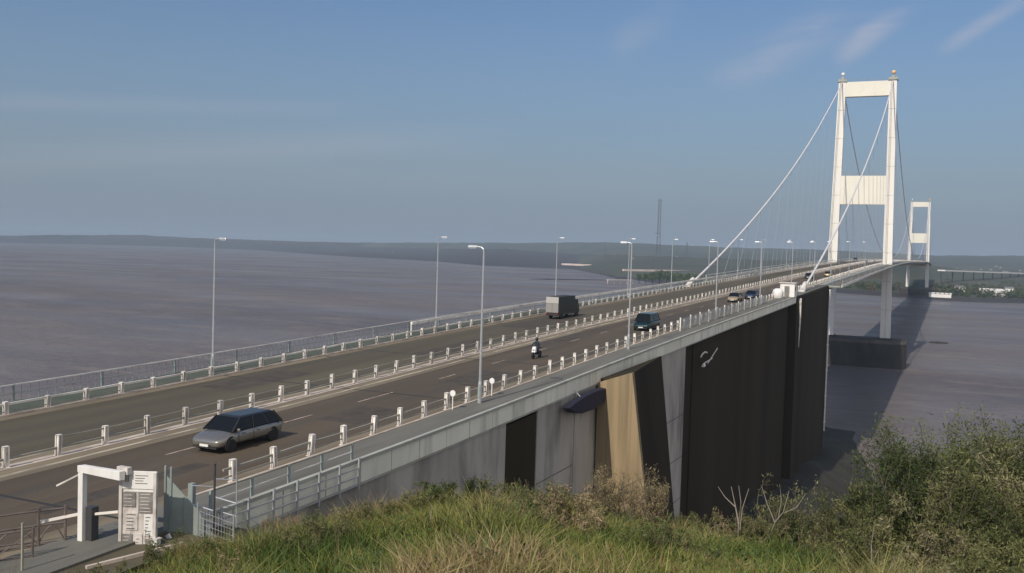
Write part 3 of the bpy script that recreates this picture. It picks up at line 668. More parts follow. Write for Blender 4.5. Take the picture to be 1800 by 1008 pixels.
T = thing('conduit', 'pale curved conduit under the deck above the white floodlight on the dark wall', 'conduit', (12.9,-372,38.6))
mb = MB(); mb.tube([(0,-2,-.1),(0,-1.2,.2),(0,0,.3),(0,1,.15)],.09); mb.build('tube', K['railw'], T); mb = MB(); mb.tube([(0,1.5,-1.2),(0,6.5,.2)],.06); mb.build('tube', K['railw'], T)

# ------------------------------------------------------------------ gate frame, board, screen, stairs at the lower left
zg = 39.5
F1 = thing('gate_frame', 'white painted frame like a doorway without a door beside the road', 'gate', (0,0,0))
mb = MB(); mb.box(11.1,11.32,-457.75,-457.55,zg-.2,zg+2.52); mb.build('upright', K['white'], F1, bevel=.01)
mb = MB(); mb.hexa([(11.1,-457.78,zg+2.52),(11.2,-457.55,zg+2.52),(12.75,-457.25,zg+2.35),(12.7,-457.45,zg+2.35),(11.1,-457.78,zg+2.75),(11.2,-457.55,zg+2.75),(12.75,-457.25,zg+2.66),(12.7,-457.45,zg+2.66)]); mb.build('lintel', K['white'], F1, bevel=.01)
mb = MB(); mb.box(12.3,12.8,-457.2,-457.0,zg+2.5,zg+2.75); mb.build('lintel_box', K['boardw'], F1, bevel=.01)
mb = MB(); mb.bar((10.55,-458.15,zg+2.05),(11.1,-457.7,zg+2.42),.05,.05); mb.build('side_rail', K['railw'], F1); mb = MB(); mb.bar((10.1,-458.4,zg+.8),(11.15,-457.6,zg+1.05),.07,.09); mb.build('side_rail', K['railw'], F1)
mb = MB(); mb.bar((11.2,-457.6,zg+1.0),(12.35,-457.15,zg+1.17),.06,.08); mb.build('mid_rail', K['railw'], F1)
mb = MB(); mb.box(11.33,11.6,-457.6,-457.3,zg-.1,zg+1.3); mb.build('cabinet', K['darkm'], F1)
B1 = thing('notice_board', 'tall white notice board with faded panels and notices standing beside the road', 'sign board', (12.95,-456.8,zg-.2), R_(24))
mb = MB(); mb.box(-.62,.58,-.04,.04,0,2.72); mb.build('backing', K['boardw'], B1)
mb = MB(); mb.box(-.66,.62,-.075,-.04,2.18,2.80); mb.build('header_panel', K['white'], B1, bevel=.01)
mb = MB()
for x in (-.46,-.38): mb.box(x,x+.04,-.08,-.075,2.42,2.66); mb.build('header_lettering', K['boardg'], B1); mb = MB()
for k in range(4): mb.box(-.12,.12+.3*rnd.random(),-.08,-.075,2.36+.09*k,2.39+.09*k)
mb.build('header_lettering', K['boardg'], B1)
for (a,b,c,d,m) in [(-.55,-.1,1.55,2.05,'boardg'),(.0,.5,1.35,2.08,'boardg'),(-.5,.5,2.08,2.14,'white'),(-.45,-.02,.75,1.35,'boardw'),(.2,.5,.55,1.3,'white'),(-.55,-.2,.1,.6,'boardg'),(-.1,.15,.15,.62,'boardw'),(.25,.55,.1,.45,'boardg')]:
    mb = MB(); mb.box(a,b,-.07,-.04,c,d); pn = mb.build('notice', K[m], B1)
    mb = MB()
    for k in range(int((d-c)/.12)): mb.box(a+.05,b-.06-.1*rnd.random(),-.076,-.071,c+.04+.12*k,c+.065+.12*k)
    if mb.v: mb.build('writing', K['ink'] if m != 'boardg' else K['boardw'], pn)
for x in (-.62,.56): mb = MB(); mb.box(x-.05,x+.05,-.09,.09,-.3,2.76); mb.build('board_post', K['boardw'], B1)
P1 = thing('wing_screen', 'grey-green sheet metal screen with a sloping top edge at the end of the bridge', 'screen', (13.3,-455.2,zg), R_(30))
mb = MB(); mb.add([(-.55,-.02,-.9),(1.55,-.02,-1.3),(1.5,-.02,-.55),(.65,-.02,.85),(-.55,-.02,2.2),(-.55,.02,-.9),(1.55,.02,-1.3),(1.5,.02,-.55),(.65,.02,.85),(-.55,.02,2.2)],
        [(4,3,2,1,0),(5,6,7,8,9)]+[(k,(k+1)%5,5+(k+1)%5,5+k) for k in range(5)]); mb.build('sheet', K['sheetg'], P1)
mb = MB()
for x, h in ((-.55,2.5),(-.35,2.45)): mb.box(x-.03,x+.03,-.06,.06,-.8,h)
for x, h in ((.1,1.4),(.7,.7),(1.2,-.1)): mb.box(x-.015,x+.015,-.05,-.02,-.8,h)
mb.build('frame', K['fence'], P1)
mb = MB(); mb.bar((-.3,-.6,.2),(.75,-.9,-1.5),.1,.12); mb.build('strut', K['white'], P1)
W1 = thing('marker_post', 'short white wooden post in the grass in front of the grey-green sheet screen', 'post', (13.55,-456.6,zg-.5))
mb = MB(); mb.box(-.12,.12,-.1,.1,-.3,.75); mb.build('shaft', K['white'], W1, bevel=.015); mb = MB(); mb.box(-.15,.15,-.13,.13,.75,.80); mb.build('cap', K['boardw'], W1)
S1 = thing('steel_stair', 'grey steel access stair with handrails at the end of the bridge parapet', 'stairs', (13.0,-453.9,zg), R_(0))
for k in range(6): mb = MB(); mb.box(-.1+.16*k,.2+.16*k,-.2,.9,-.25-.2*k,-.21-.2*k); mb.build('tread', K['galv'], S1)
for y in (-.25,.95):
    mb = MB(); mb.bar((-.2,y,-.2),(1.1,y,-1.7),.05,.2); mb.build('stringer', K['fence'], S1)
    mb = MB(); mb.tube([(-.15,y,-.2),(-.15,y,1.5),(.9,y,1.6),(.9,y,-1.4)],.035,6); mb.tube([(-.15,y,.8),(.9,y,.7)],.03,6); mb.tube([(-.15,y,.3),(.9,y,.2)],.03,6); mb.build('handrail', K['galv'], S1)
mb = MB(); mb.box(-.5,-.3,-.1,.1,-.2,1.5); mb.build('cabinet', K['fence'], S1)
PL = thing('thin_pole', 'thin dark pole at the corner of the bridge beside the steel stair', 'pole', (13.9,-454.15,zg-1.5))
mb = MB(); mb.tube([(0,0,0),(0,0,3.9)],.04,8); mb.build('shaft', K['darkm'], PL); mb = MB(); mb.ball((0,0,3.93),.055); mb.build('cap', K['darkm'], PL)
FR = thing('parapet_frame', 'pale bolted frame of rails at the near end of the bridge parapet', 'railing', (13.2,0,0))
for y in np.arange(-453,-443,1.55):
    mb = MB(); mb.box(-.0,.08,y-.04,y+.04,Z(y)-1.2,Z(y)+.35); mb.build('upright', K['galv'], FR)
mb = MB()
for dz in (-.95,-.55,-.15): extr(mb, rect(.01,.07,dz,dz+.05), -453, -443.8, 2)
mb.build('rail', K['galv'], FR)
# rusty hoop railings at the very corner
HR = thing('hoop_railing', 'brown tubular railing with curved hoops in the lower left corner', 'railing', (0,0,0))
base = [(8.1,-462.6),(8.9,-461.0),(9.6,-459.9),(10.25,-458.6),(10.7,-457.9)]
def gz(x, y): return zg
mb = MB()
for hh in (1.25,.75,.1): mb.tube([(x,y,zg+hh) for x,y in base],.035,6)
mb.build('rail', K['darkbr'], HR)
for x, y in base: mb = MB(); mb.tube([(x,y,zg-.1),(x,y,zg+1.35)],.05,6); mb.build('upright', K['darkbr'], HR)
for (x,y),(x2,y2) in zip(base[:-1],base[1:]):
    mb = MB(); mb.tube([(x+(x2-x)*t,y+(y2-y)*t,zg+.1+.6*math.sin(math.pi*t)) for t in np.linspace(0,1,9)],.025,5); mb.build('hoop', K['darkbr'], HR)
mb = MB(); mb.box(-.03,.03,-.03,.03,-1.5,1.6); PO = tag(mb.build('slim_post', K['rail'], None), 'slim grey post rising at the lower left corner in front of the brown railing', 'post'); PO.location = (12.0,-460.6,zg)
KB = MB(); KB.bar((13.4,-459.4,zg+.05),(14.4,-456.2,zg+.12),.12,.14); tag(KB.build('timber_edging', K['kerb']), 'pale timber edging rail lying where the grass meets the pavement', 'edging')
HR2 = thing('site_fence', 'second lower brown tube fence in front of the hoop railing in the lower left corner', 'railing', (0,0,0))
b2 = [(9.3,-463.2),(9.9,-461.9),(10.6,-460.6),(11.2,-459.6)]
for hh in (1.0,.62,.2):
    mb = MB(); mb.tube([(x,y,zg+hh+rnd.uniform(-.03,.03)) for x,y in b2],.028,6); mb.build('rail', K['darkbr'], HR2)
for x, y in b2: mb = MB(); mb.tube([(x,y,zg-.1),(x+rnd.uniform(-.05,.05),y,zg+1.1)],.04,6); mb.build('upright', K['darkbr'], HR2)
for (x,y),(x2,y2) in zip(b2[:-1],b2[1:]): mb = MB(); mb.tube([(x,y,zg+.2),(x2,y2,zg+.95)],.022,5); mb.build('brace', K['darkbr'], HR2)
MF = thing('mesh_panel', 'pale wire mesh panel between the grey-green sheet and the steel stair', 'fence', (14.2,-455.0,zg), R_(35))
mb = MB()
for k in range(13): mb.tube([(-.2+k*.1,0,-.9-.5*k*.1),(-.2+k*.1,0,1.1-.35*k*.1)],.010,4)
for k in range(9): mb.tube([(-.2,0,-.8+k*.22),(1.0,0,-1.3+k*.22)],.010,4)
mb.build('wire_mesh', K['galv'], MF)
for x in (-.22,1.02): mb = MB(); mb.tube([(x,0,-1.4),(x,0,1.25 if x<0 else .8)],.035,6); mb.build('mesh_post', K['galv'], MF)
# pavement beside the road at the near corner
mb = MB(); strip(mb, 10.5, 14.6, .012, -600, -455.2, 4); struct(mb.build('pavement', K['asphalt2']))

# ------------------------------------------------------------------ vehicles
def wheel(par, x, y, r=.32, w=.2):
    s = 1 if x > 0 else -1
    Wh = bpy.data.objects.new('wheel', None); COL.objects.link(Wh); Wh.parent = par; Wh.location = (x,y,r)
    mb = MB(); mb.lathe((0,0,0),(s,0,0),[(r*.62,-w/2),(r*.95,-w/2),(r,-w*.3),(r,w*.3),(r*.95,w/2),(r*.62,w/2)],20); mb.build('tyre', K['rubber'], Wh, smooth=False)
    mb = MB(); mb.lathe((0,0,0),(s,0,0),[(0,w*.30),(r*.15,w*.42),(r*.5,w*.34),(r*.62,w*.46)],14); mb.build('rim', K['alloy'], Wh)
def car(label, cat, x, y, rz, paintm, roofm, Lg=4.6, Wd=1.8, H=1.5, belt=.92, hood=1.15, ws=.75, tail=.2, boot=.0, group=None, name='parked_car'):
    T = thing(name, label, cat, (x,y,Z(y)+.01), rz, group)
    w = Wd/2; h0 = -Lg/2; st = []
    # stations: y, half width factor, lower z, belt z, centre top z
    stt = [(0,.62,.38,.52,.54),(.06,.82,.24,.62,.66),(.22,.93,.20,.70,.75),(hood*.6,.985,.20,.80,.88),(hood,1,.20,belt-.04,.97),(hood+ws,1,.20,belt,.97),(Lg*.55,1,.20,belt+.02,.98),(Lg-.75,.99,.20,belt+.03,.99),(Lg-.25,.96,.22,belt+.02,.97),(Lg-.05,.90,.26,belt-.06,.88),(Lg,.80,.36,.72,.76)]
    mb = MB(); n = 12
    for (yy, k, zl, zb, zt) in stt:
        ww = w*k; y_ = h0+yy; zm = (zl+zb)/2
        mb.v += [(-ww*.55,y_,zl-.0),(-ww*.96,y_,zl+.03),(-ww,y_,zm-.05),(-ww,y_,zm+.12),(-ww*.96,y_,zb-.03),(-ww*.8,y_,zb+(zt-zb)*.45),(0,y_,zt),(ww*.8,y_,zb+(zt-zb)*.45),(ww*.96,y_,zb-.03),(ww,y_,zm+.12),(ww,y_,zm-.05),(ww*.96,y_,zl+.03)]
    for i in range(len(stt)-1):
        for k in range(n): mb.f.append((i*n+k, i*n+(k+1)%n, (i+1)*n+(k+1)%n, (i+1)*n+k))
    mb.f.append(tuple(reversed(range(n)))); mb.f.append(tuple((len(stt)-1)*n+k for k in range(n)))
    mb.build('body', paintm, T, smooth=True, sub=1)
    # greenhouse: glass solid with pillars and roof
    yb0, yb1 = h0+hood-.05, h0+Lg-boot-.12; yt0, yt1 = yb0+ws, yb1-tail-.35; wb, wt = w*.93, w*.74; zb, zt = belt-.02, H-.05
    mb = MB(); mb.hexa([(-wb,yb0,zb),(wb,yb0,zb),(wb,yb1,zb),(-wb,yb1,zb),(-wt,yt0,zt),(wt,yt0,zt),(wt,yt1,zt),(-wt,yt1,zt)]); mb.build('window_glass', K['glass'], T, bevel=.06)
    mb = MB(); ym = (yt0+yt1)/2; e = .015
    mb.hexa([(-wt-e,yt0-.03,zt-.03),(wt+e,yt0-.03,zt-.03),(wt+e,yt1+.05,zt-.03),(-wt-e,yt1+.05,zt-.03),(-wt+.1,yt0+.1,zt+.05),(wt-.1,yt0+.1,zt+.05),(wt-.1,yt1-.05,zt+.05),(-wt+.1,yt1-.05,zt+.05)]); mb.build('roof', roofm, T, bevel=.07)
    mb = MB()
    for s in (-1,1):
        for (ya, yb, ww) in ((yb0,yt0,.09),(yb1,yt1,.12)): mb.bar((s*(wb+.005),ya,zb),(s*(wt+.008),yb,zt),.06,ww)
        for fr in (.38,.70):
            ya = yb0+(yb1-yb0)*fr+.1; yb = yt0+(yt1-yt0)*fr*.95; mb.bar((s*(wb+.004),ya,zb),(s*(wt+.006),yb,zt),.03,.07)
    mb.build('pillar', roofm, T)
    for s in (-1,1):
        mb = MB(); mb.hexa([(s*w*.42-.17,h0+.00,.50),(s*w*.60+.17,h0+.05,.50),(s*w*.62+.17,h0+.32,.60),(s*w*.42-.1,h0+.25,.60),(s*w*.42-.12,h0+.10,.66),(s*w*.60+.1,h0+.16,.66),(s*w*.6+.12,h0+.36,.72),(s*w*.42-.08,h0+.33,.72)]); mb.build('headlight', K['head'], T, bevel=.02)
        mb = MB(); mb.box(s*w*.68-.1,s*w*.68+.1,h0+Lg-.16,h0+Lg-.0,.60,.85); mb.build('tail_light', K['tail'], T, bevel=.02)
        mb = MB(); mb.hexa([(s*(w+.02)-.08,yb0+.30,zb+.02),(s*(w+.02)+.08,yb0+.30,zb+.02),(s*(w+.02)+.08,yb0+.42,zb+.02),(s*(w+.02)-.08,yb0+.42,zb+.02),(s*(w+.02)-.07,yb0+.31,zb+.15),(s*(w+.02)+.07,yb0+.31,zb+.15),(s*(w+.02)+.07,yb0+.41,zb+.15),(s*(w+.02)-.07,yb0+.41,zb+.15)]); mb.build('wing_mirror', paintm, T, bevel=.02)
        for yy in (h0+.85, h0+Lg-.88):
            wheel(T, s*(w-.09), yy)
            mb = MB(); mb.lathe((s*(w-.16),yy,.36),(s,0,0),[(.0,.0),(.40,.0),(.40,.145),(.0,.145)],18); mb.build('wheel_arch', K['rubber'], T)
        for ya, yb in ((yb0+.42,yb0+(yb1-yb0)*.38),(yb0+(yb1-yb0)*.40,yb0+(yb1-yb0)*.70)):
            d = MB(); d.bar((s*(w*1.001),ya,.30),(s*(w*1.001),ya,.86),.012,.02); d.bar((s*(w*1.0),ya+.25,.79),(s*(w*1.0),ya+.45,.79),.05,.03); d.build('door_seam', K['rubber'], T)
    mb = MB(); mb.hexa([(-.42,h0+.005,.36),(.42,h0+.005,.36),(.42,h0+.1,.36),(-.42,h0+.1,.36),(-.40,h0+.03,.50),(.40,h0+.03,.50),(.40,h0+.12,.50),(-.40,h0+.12,.50)]); mb.build('grille', K['rubber'], T)
    mb = MB(); mb.box(-w*.75,w*.75,h0+.02,h0+.2,.22,.30); mb.build('bumper_grille', K['rubber'], T)
    mb = MB(); mb.box(-.26,.26,h0-.02,h0+.03,.31,.42); mb.build('number_plate', K['white'], T)
    return T
silver = paint('silver_paint', (.30,.285,.255), .28, .65); dark = paint('dark_grey_paint', (.018,.019,.021), .45, 0); teal = paint('teal_paint', (.012,.035,.04)); tanp = paint('tan_paint', (.28,.22,.15), .4, 0)
blue = paint('dark_blue_paint', (.02,.03,.07)); whitep = paint('white_car_paint', (.75,.75,.75), .35, 0)
car('silver estate car with dark windows and roof in the near carriageway, the closest vehicle', 'car', 5.55, -443.1, 0, silver, dark, Lg=4.9, Wd=1.95, H=1.58, belt=.94, hood=1.0, name='estate_car')
car('dark teal people carrier just right of the second near lamp post', 'car', 7.2, -376.6, 0, teal, teal, Lg=4.8, Wd=1.9, H=1.85, belt=1.0, hood=.8, ws=.6, name='people_carrier')
car('tan car with a dark front driving in the outer near lane', 'car', 6.1, -322, 0, tanp, dark, Lg=4.5, Wd=1.8, H=1.5, name='hatchback_car')
car('dark blue car following close behind the tan car', 'car', 7.0, -312, 0, blue, blue, Lg=4.4, Wd=1.8, H=1.5, name='hatchback_car')
car('dark car in the near carriageway next to the first tower foot', 'car', 4.2, -215, 0, dark, dark, Lg=4.5, Wd=1.8, H=1.5, name='saloon_car')
car('small yellowish car behind the dark car close to the first tower', 'car', 7.0, -196, 0, paint('ochre_paint', (.4,.28,.10)), dark, Lg=4.2, Wd=1.75, H=1.5, name='hatchback_car')
car('bright white van driving away beyond the first tower', 'van', -6.5, 55, math.pi, whitep, whitep, Lg=5.6, Wd=2.1, H=2.4, belt=1.2, hood=.9, name='white_van')
# box lorry seen from behind, dark sides
T = thing('box_lorry', 'tall box lorry with pale rear doors and dark side driving away on the far carriageway', 'lorry', (-6.35,-371.8,Z(-371.8)), 0); T.scale = (.70,.92,.84)
K['lorryside'] = mat('lorry_side', (.030,.034,.030), .6, var=.15, vscale=.5); K['lorryrear'] = mat('lorry_rear', (.26,.25,.24), .6, dirt=(.3,.28,.26), dscale=(1,1,.6))
mb = MB(); mb.box(-1.22,1.22,0,6.2,.95,3.35); mb.build('cargo_box', K['lorryside'], T, bevel=.04)
mb = MB(); mb.box(-1.16,-.02,-.05,-.003,1.0,2.35); mb.box(.02,1.16,-.05,-.003,1.0,2.35); mb.build('rear_door', K['lorryrear'], T)
mb = MB(); mb.box(-1.18,1.18,-.06,-.003,2.38,3.3); mb.build('rear_header', mat('lorry_header', (.42,.41,.39)), T)
mb = MB(); mb.box(-1.1,1.1,.1,8.1,.62,.93); mb.build('chassis', K['darkm'], T)
mb = MB(); mb.hexa([(-1.1,6.4,.9),(1.1,6.4,.9),(1.1,8.3,.9),(-1.1,8.3,.9),(-1.05,6.4,2.75),(1.05,6.4,2.75),(1.05,7.7,2.75),(-1.05,7.7,2.75)]); mb.build('cab', K['lorryside'], T, bevel=.08)
mb = MB(); mb.box(-1.15,1.15,-.08,.05,.55,.72); mb.build('rear_bumper', K['rubber'], T)
for s in (-1,1):
    mb = MB(); mb.box(s*.95-.12,s*.95+.12,-.1,-.05,.75,.90); mb.build('tail_light', K['tail'], T)
    for yy in (1.4,7.2): wheel(T, s*.98, yy, .46, .3)
# motorcycle + rider
MC = thing('motorcycle', 'dark motorcycle with a pale front fairing riding towards the camera', 'motorcycle', (6.0,-405.6,Z(-405.6)), 0)
for yy in (-.72,.72):
    Wh = bpy.data.objects.new('wheel', None); COL.objects.link(Wh); Wh.parent = MC; Wh.location = (0,yy,.31)
    mb = MB(); mb.lathe((0,0,0),(1,0,0),[(.2,-.06),(.28,-.06),(.31,0),(.28,.06),(.2,.06)],18); mb.build('tyre', K['rubber'], Wh); mb = MB(); mb.lathe((0,0,0),(1,0,0),[(0,-.03),(.2,-.04),(.2,.04),(0,.03)],14); mb.build('rim', K['alloy'], Wh)
mb = MB(); mb.hexa([(-.16,-.35,.35),(.16,-.35,.35),(.16,.4,.35),(-.16,.4,.35),(-.17,-.45,.85),(.17,-.45,.85),(.14,.2,.88),(-.14,.2,.88)]); mb.build('engine_body', blue, MC, bevel=.06)
mb = MB(); mb.hexa([(-.17,-.78,.55),(.17,-.78,.55),(.2,-.4,.55),(-.2,-.4,.55),(-.15,-.6,1.05),(.15,-.6,1.05),(.17,-.42,1.05),(-.17,-.42,1.05)]); mb.build('fairing', whitep, MC, bevel=.05)
mb = MB(); mb.ball((0,-.76,.82),.1); mb.build('headlight', K['head'], MC, smooth=True)
mb = MB(); mb.hexa([(-.14,.0,.78),(.14,.0,.78),(.13,.75,.82),(-.13,.75,.82),(-.13,.0,.86),(.13,.0,.86),(.1,.75,.92),(-.1,.75,.92)]); mb.build('saddle', K['rubber'], MC, bevel=.02)
mb = MB(); mb.tube([(-.36,-.32,1.08),(-.2,-.42,1.04),(.2,-.42,1.04),(.36,-.32,1.08)],.02,6); mb.tube([(-.12,-.45,1.0),(-.1,-.72,.31)],.03,6); mb.tube([(.12,-.45,1.0),(.1,-.72,.31)],.03,6); mb.build('handlebar', K['darkm'], MC)
RD = thing('person', 'motorcycle rider in dark blue clothes and dark helmet sitting upright on the motorcycle', 'person', (6.0,-405.6,Z(-405.6)), 0)
K['skinr'] = mat('rider_suit', (.022,.032,.055), .8, var=.3, vscale=6)
sk = [(0,.12,.90,.15),(0,.10,1.12,.15),(0,.04,1.36,.17),(0,.0,1.48,.07),(0,-.01,1.62,.10),
      (-.19,.02,1.40,.075),(-.33,-.10,1.20,.055),(-.33,-.30,1.10,.042),(.19,.02,1.40,.075),(.33,-.10,1.20,.055),(.33,-.30,1.10,.042),
      (-.12,.10,.88,.11),(-.26,-.22,.80,.085),(-.22,.05,.42,.06),(-.22,-.06,.32,.05),(.12,.10,.88,.11),(.26,-.22,.80,.085),(.22,.05,.42,.06),(.22,-.06,.32,.05)]
ed = [(0,1),(1,2),(2,3),(3,4),(2,5),(5,6),(6,7),(2,8),(8,9),(9,10),(0,11),(11,12),(12,13),(13,14),(0,15),(15,16),(16,17),(17,18)]
me = bpy.data.meshes.new('body'); me.from_pydata([s[:3] for s in sk], ed, []); bo = bpy.data.objects.new('body', me); COL.objects.link(bo); bo.parent = RD
md_ = bo.modifiers.new('skin','SKIN'); md_.use_smooth_shade = True
for i, s in enumerate(sk): me.skin_vertices[0].data[i].radius = (s[3], s[3])
me.skin_vertices[0].data[0].use_root = True
bo.modifiers.new('sub','SUBSURF').render_levels = 1; me.materials.append(K['skinr'])
mb = MB(); mb.ball((0,-.02,1.68),.145,14,10,(1,1.12,1.1)); hm_o = mb.build('helmet', dark, RD, smooth=True); mb = MB(); mb.ball((0,-.065,1.68),.118,12,8,(1,1,.55)); mb.build('visor', K['glass'], hm_o, smooth=True)
for s in (-1,1):
    mb = MB(); mb.ball((s*.34,-.33,1.09),.045,8,6,(1,1.2,.7))
    for k in range(4): mb.tube([(s*(.315+.018*k),-.36,1.105),(s*(.315+.018*k),-.40-.004*(k%2),1.09),(s*(.315+.018*k),-.395,1.055)],[.011,.010,.008],5)
    mb.tube([(s*.30,-.32,1.085),(s*.29,-.355,1.06)],[.012,.009],5); mb.build('glove', K['rubber'], RD)

# ------------------------------------------------------------------ far things
def mast(label, px, r, h, w, z0=6):
    p = atr(px, r, z0); T = thing('lattice_mast', label, 'pylon', p)
    mb = MB()
    for sx_ in (-1,1):
        for sy in (-1,1): mb.tube([(sx_*w,sy*w,0),(sx_*w*.55,sy*w*.55,h*.6),(sx_*w*.45,sy*w*.45,h)], .32, 4)
    k = 0; z = 0
    while z < h-8:
        wz = w*(1-.45*min(1,z/(h*.6))); s = 1 if k % 2 else -1
        mb.tube([(-s*wz,-wz,z),(s*wz,-wz,z+8)], .14, 4, False); mb.tube([(-s*wz,wz,z),(s*wz,wz,z+8)], .14, 4, False); mb.tube([(-wz,-s*wz,z),(-wz,s*wz,z+8)], .14, 4, False); z += 8; k += 1
    mb.build('lattice', K['mast'], T)
    mb = MB(); mb.bar((-w*1.0,0,h*.97),(w*1.0,0,h*.97),.8,.8); mb.bar((-w*2.0,0,h*.55),(w*.4,0,h*.55),.6,.6); mb.build('cross_arm', K['mast'], T)
mast('very tall dark lattice mast rising above the far shore trees', 1156, 1900, 152, 4.4)
mast('small distant pylon on the far hillside left of the tall mast', 1063, 2900, 55, 3.0, 12)
mast('small distant pylon on the skyline right of the tall mast', 1206, 3100, 75, 3.0, 14)
def causeway(label, name, p0, p1, wd, h, m, cat, zc=10):
    mb = MB(); a = Vector(p0); b = Vector(p1); a.z = b.z = zc; mb.bar(a, b, wd, h); return tag(mb.build(name, m), label, cat)
K['cause'] = mat('causeway_stone', (.62,.50,.45), .8, var=.15, vscale=.05)
causeway('long pale causeway reaching into the water from the far shore', 'causeway', at(988,465,11), at(1098,469.5,11), 6, 5, K['cause'], 'causeway', 11.5)
causeway('pale sea wall in front of the far trees below the tall mast', 'sea_wall', at(1095,475.5,15), at(1240,478,15), 4, 4, K['cause'], 'sea wall', 15.5)
for (a0, a1, b, w_) in ((925,1072,491.5,7),(1632,1668,603,1.6)):
    mb = MB(); p0 = at(a0, b); p1 = at(a1, b+1); ax = (p1-p0); q_ = Vector((-ax.y, ax.x, 0)).normalized()*w_*3; n = 28
    ring = [((p0+p1)/2 + ax*.5*math.cos(6.2832*k/n) + q_*math.sin(6.2832*k/n)*(1+.25*math.sin(k*2.7))) for k in range(n)]; c_ = (p0+p1)/2
    mb.add([(v.x,v.y,-.3) for v in ring]+[(c_.x+(v.x-c_.x)*.8,c_.y+(v.y-c_.y)*.8,.6) for v in ring]+[(c_.x,c_.y,1.0)], [(k,(k+1)%n,n+(k+1)%n,n+k) for k in range(n)]+[(n+k,n+(k+1)%n,2*n) for k in range(n)])
    struct(mb.build('dark_mound', K['mud']))  # low dark mound just above the water
T = thing('jetty', 'short pale jetty on legs beside the green spit on the far shore', 'jetty', at(1068,499))
d = at(1112,499)-at(1068,499); mb = MB(); mb.bar((0,0,6),(d.x,d.y,6),4,1.2); mb.build('platform', K['cause'], T)
for k in range(5): mb = MB(); mb.tube([(d.x*k/4,d.y*k/4,-1),(d.x*k/4,d.y*k/4,6)],.6,6); mb.build('leg', K['cause'], T)
# viaduct beyond the second tower
V1 = thing('far_viaduct', 'thin pale viaduct line low on the far shore right of the second tower', 'viaduct', (0,0,0))
pa = atr(1655,1700,36); pb = atr(1830,2300,30); pa.z = 36.5; pb.z=31
mb = MB(); mb.bar(pa, pb, 12, 2.2); mb.build('viaduct_deck', K['white'], V1)
for k in range(12): q = pa.lerp(pb, k/11); mb = MB(); mb.box(q.x-.9,q.x+.9,q.y-1.2,q.y+1.2,2,q.z-1); mb.build('viaduct_pier', K['concwet'], V1)
def house(label, px, r, w, d, h, z0, rz=0, name='farmhouse', roofm='slate'):
    T = thing(name, label, 'building', atr(px, r, z0), rz)
    mb = MB(); mb.box(-w/2,w/2,-d/2,d/2,-3,h); mb.build('wall', K['white'], T)
    mb = MB(); e = .5; mb.add([(-w/2-e,-d/2-e,h),(w/2+e,-d/2-e,h),(w/2+e,d/2+e,h),(-w/2-e,d/2+e,h),(-w/2-e,0,h+d*.3),(w/2+e,0,h+d*.3)],[(0,1,5,4),(2,3,4,5),(0,4,3),(1,2,5),(0,3,2,1)]); mb.build('roof', K[roofm], T)
    for k in range(max(2,int(w/5))): mb = MB(); x = -w/2+w*(k+.5)/max(2,int(w/5)); mb.box(x-.6,x+.6,-d/2-.06,-d/2-.02,1.2,2.8); mb.build('window', K['glass'], T)
K['slate'] = mat('slate_roof', (.16,.15,.16), .7); K['sheetroof'] = mat('sheet_roof', (.62,.60,.58), .6)
rz = -.1
house('long low white shed with pale roof among trees on the far right shore', 1750, 1480, 38, 12, 4, 8, rz, 'long_shed', 'sheetroof')
house('narrow white building right at the water beside the second tower', 1655, 1330, 26, 5, 1.6, 8, rz, 'boat_house', 'sheetroof')
for i, (px, r, w, lb) in enumerate([(1690,1500,14,'white house behind the trees on the far right shore'),(1775,1560,12,'white house set back behind the long low shed'),(1730,1800,16,'small white house high among the far right trees'),(1648,1750,14,'small pale house just right of the second tower deck')]):
    house(lb, px, r, w, 8, 7, 8, rz+.3*i)
KH = []
T = thing('cottage', 'tiny pale house on the distant far shore hillside', 'building', atr(1300,3300,30), .2, 'tiny pale houses on the distant hillside')
mb = MB(); mb.box(-8,8,-4,4,-6,6); mb.build('wall', mat('cottage_wall', (.30,.28,.26)), T); mb = MB(); mb.add([(-8.4,-4.4,6),(8.4,-4.4,6),(8.4,4.4,6),(-8.4,4.4,6),(-8.4,0,9),(8.4,0,9)],[(0,1,5,4),(2,3,4,5),(0,4,3),(1,2,5)]); mb.build('roof', K['slate'], T)
KIDS.clear(); KIDS[T.name] = kids(T)
far_me = bpy.data.objects['far_coast'].data
from mathutils.bvhtree import BVHTree
bv = BVHTree.FromPolygons([v.co[:] for v in far_me.vertices], [tuple(p.vertices) for p in far_me.polygons])
for i in range(26):
    px = rnd.choice([rnd.uniform(1010,1420), rnd.uniform(1650,1795), rnd.uniform(500,900)]); p = atr(px, rnd.uniform(2300,3900) if px > 950 else rnd.uniform(4300,5200), 400)
    hit = bv.ray_cast(p, Vector((0,0,-1)))[0]
    if hit is None or hit.z < 4: continue
    c = T if i == 0 else copy_tree(T); c.location = hit; c.rotation_euler.z = rnd.uniform(0,3); k = rnd.uniform(.35,.6); c.scale = (k,k,k)
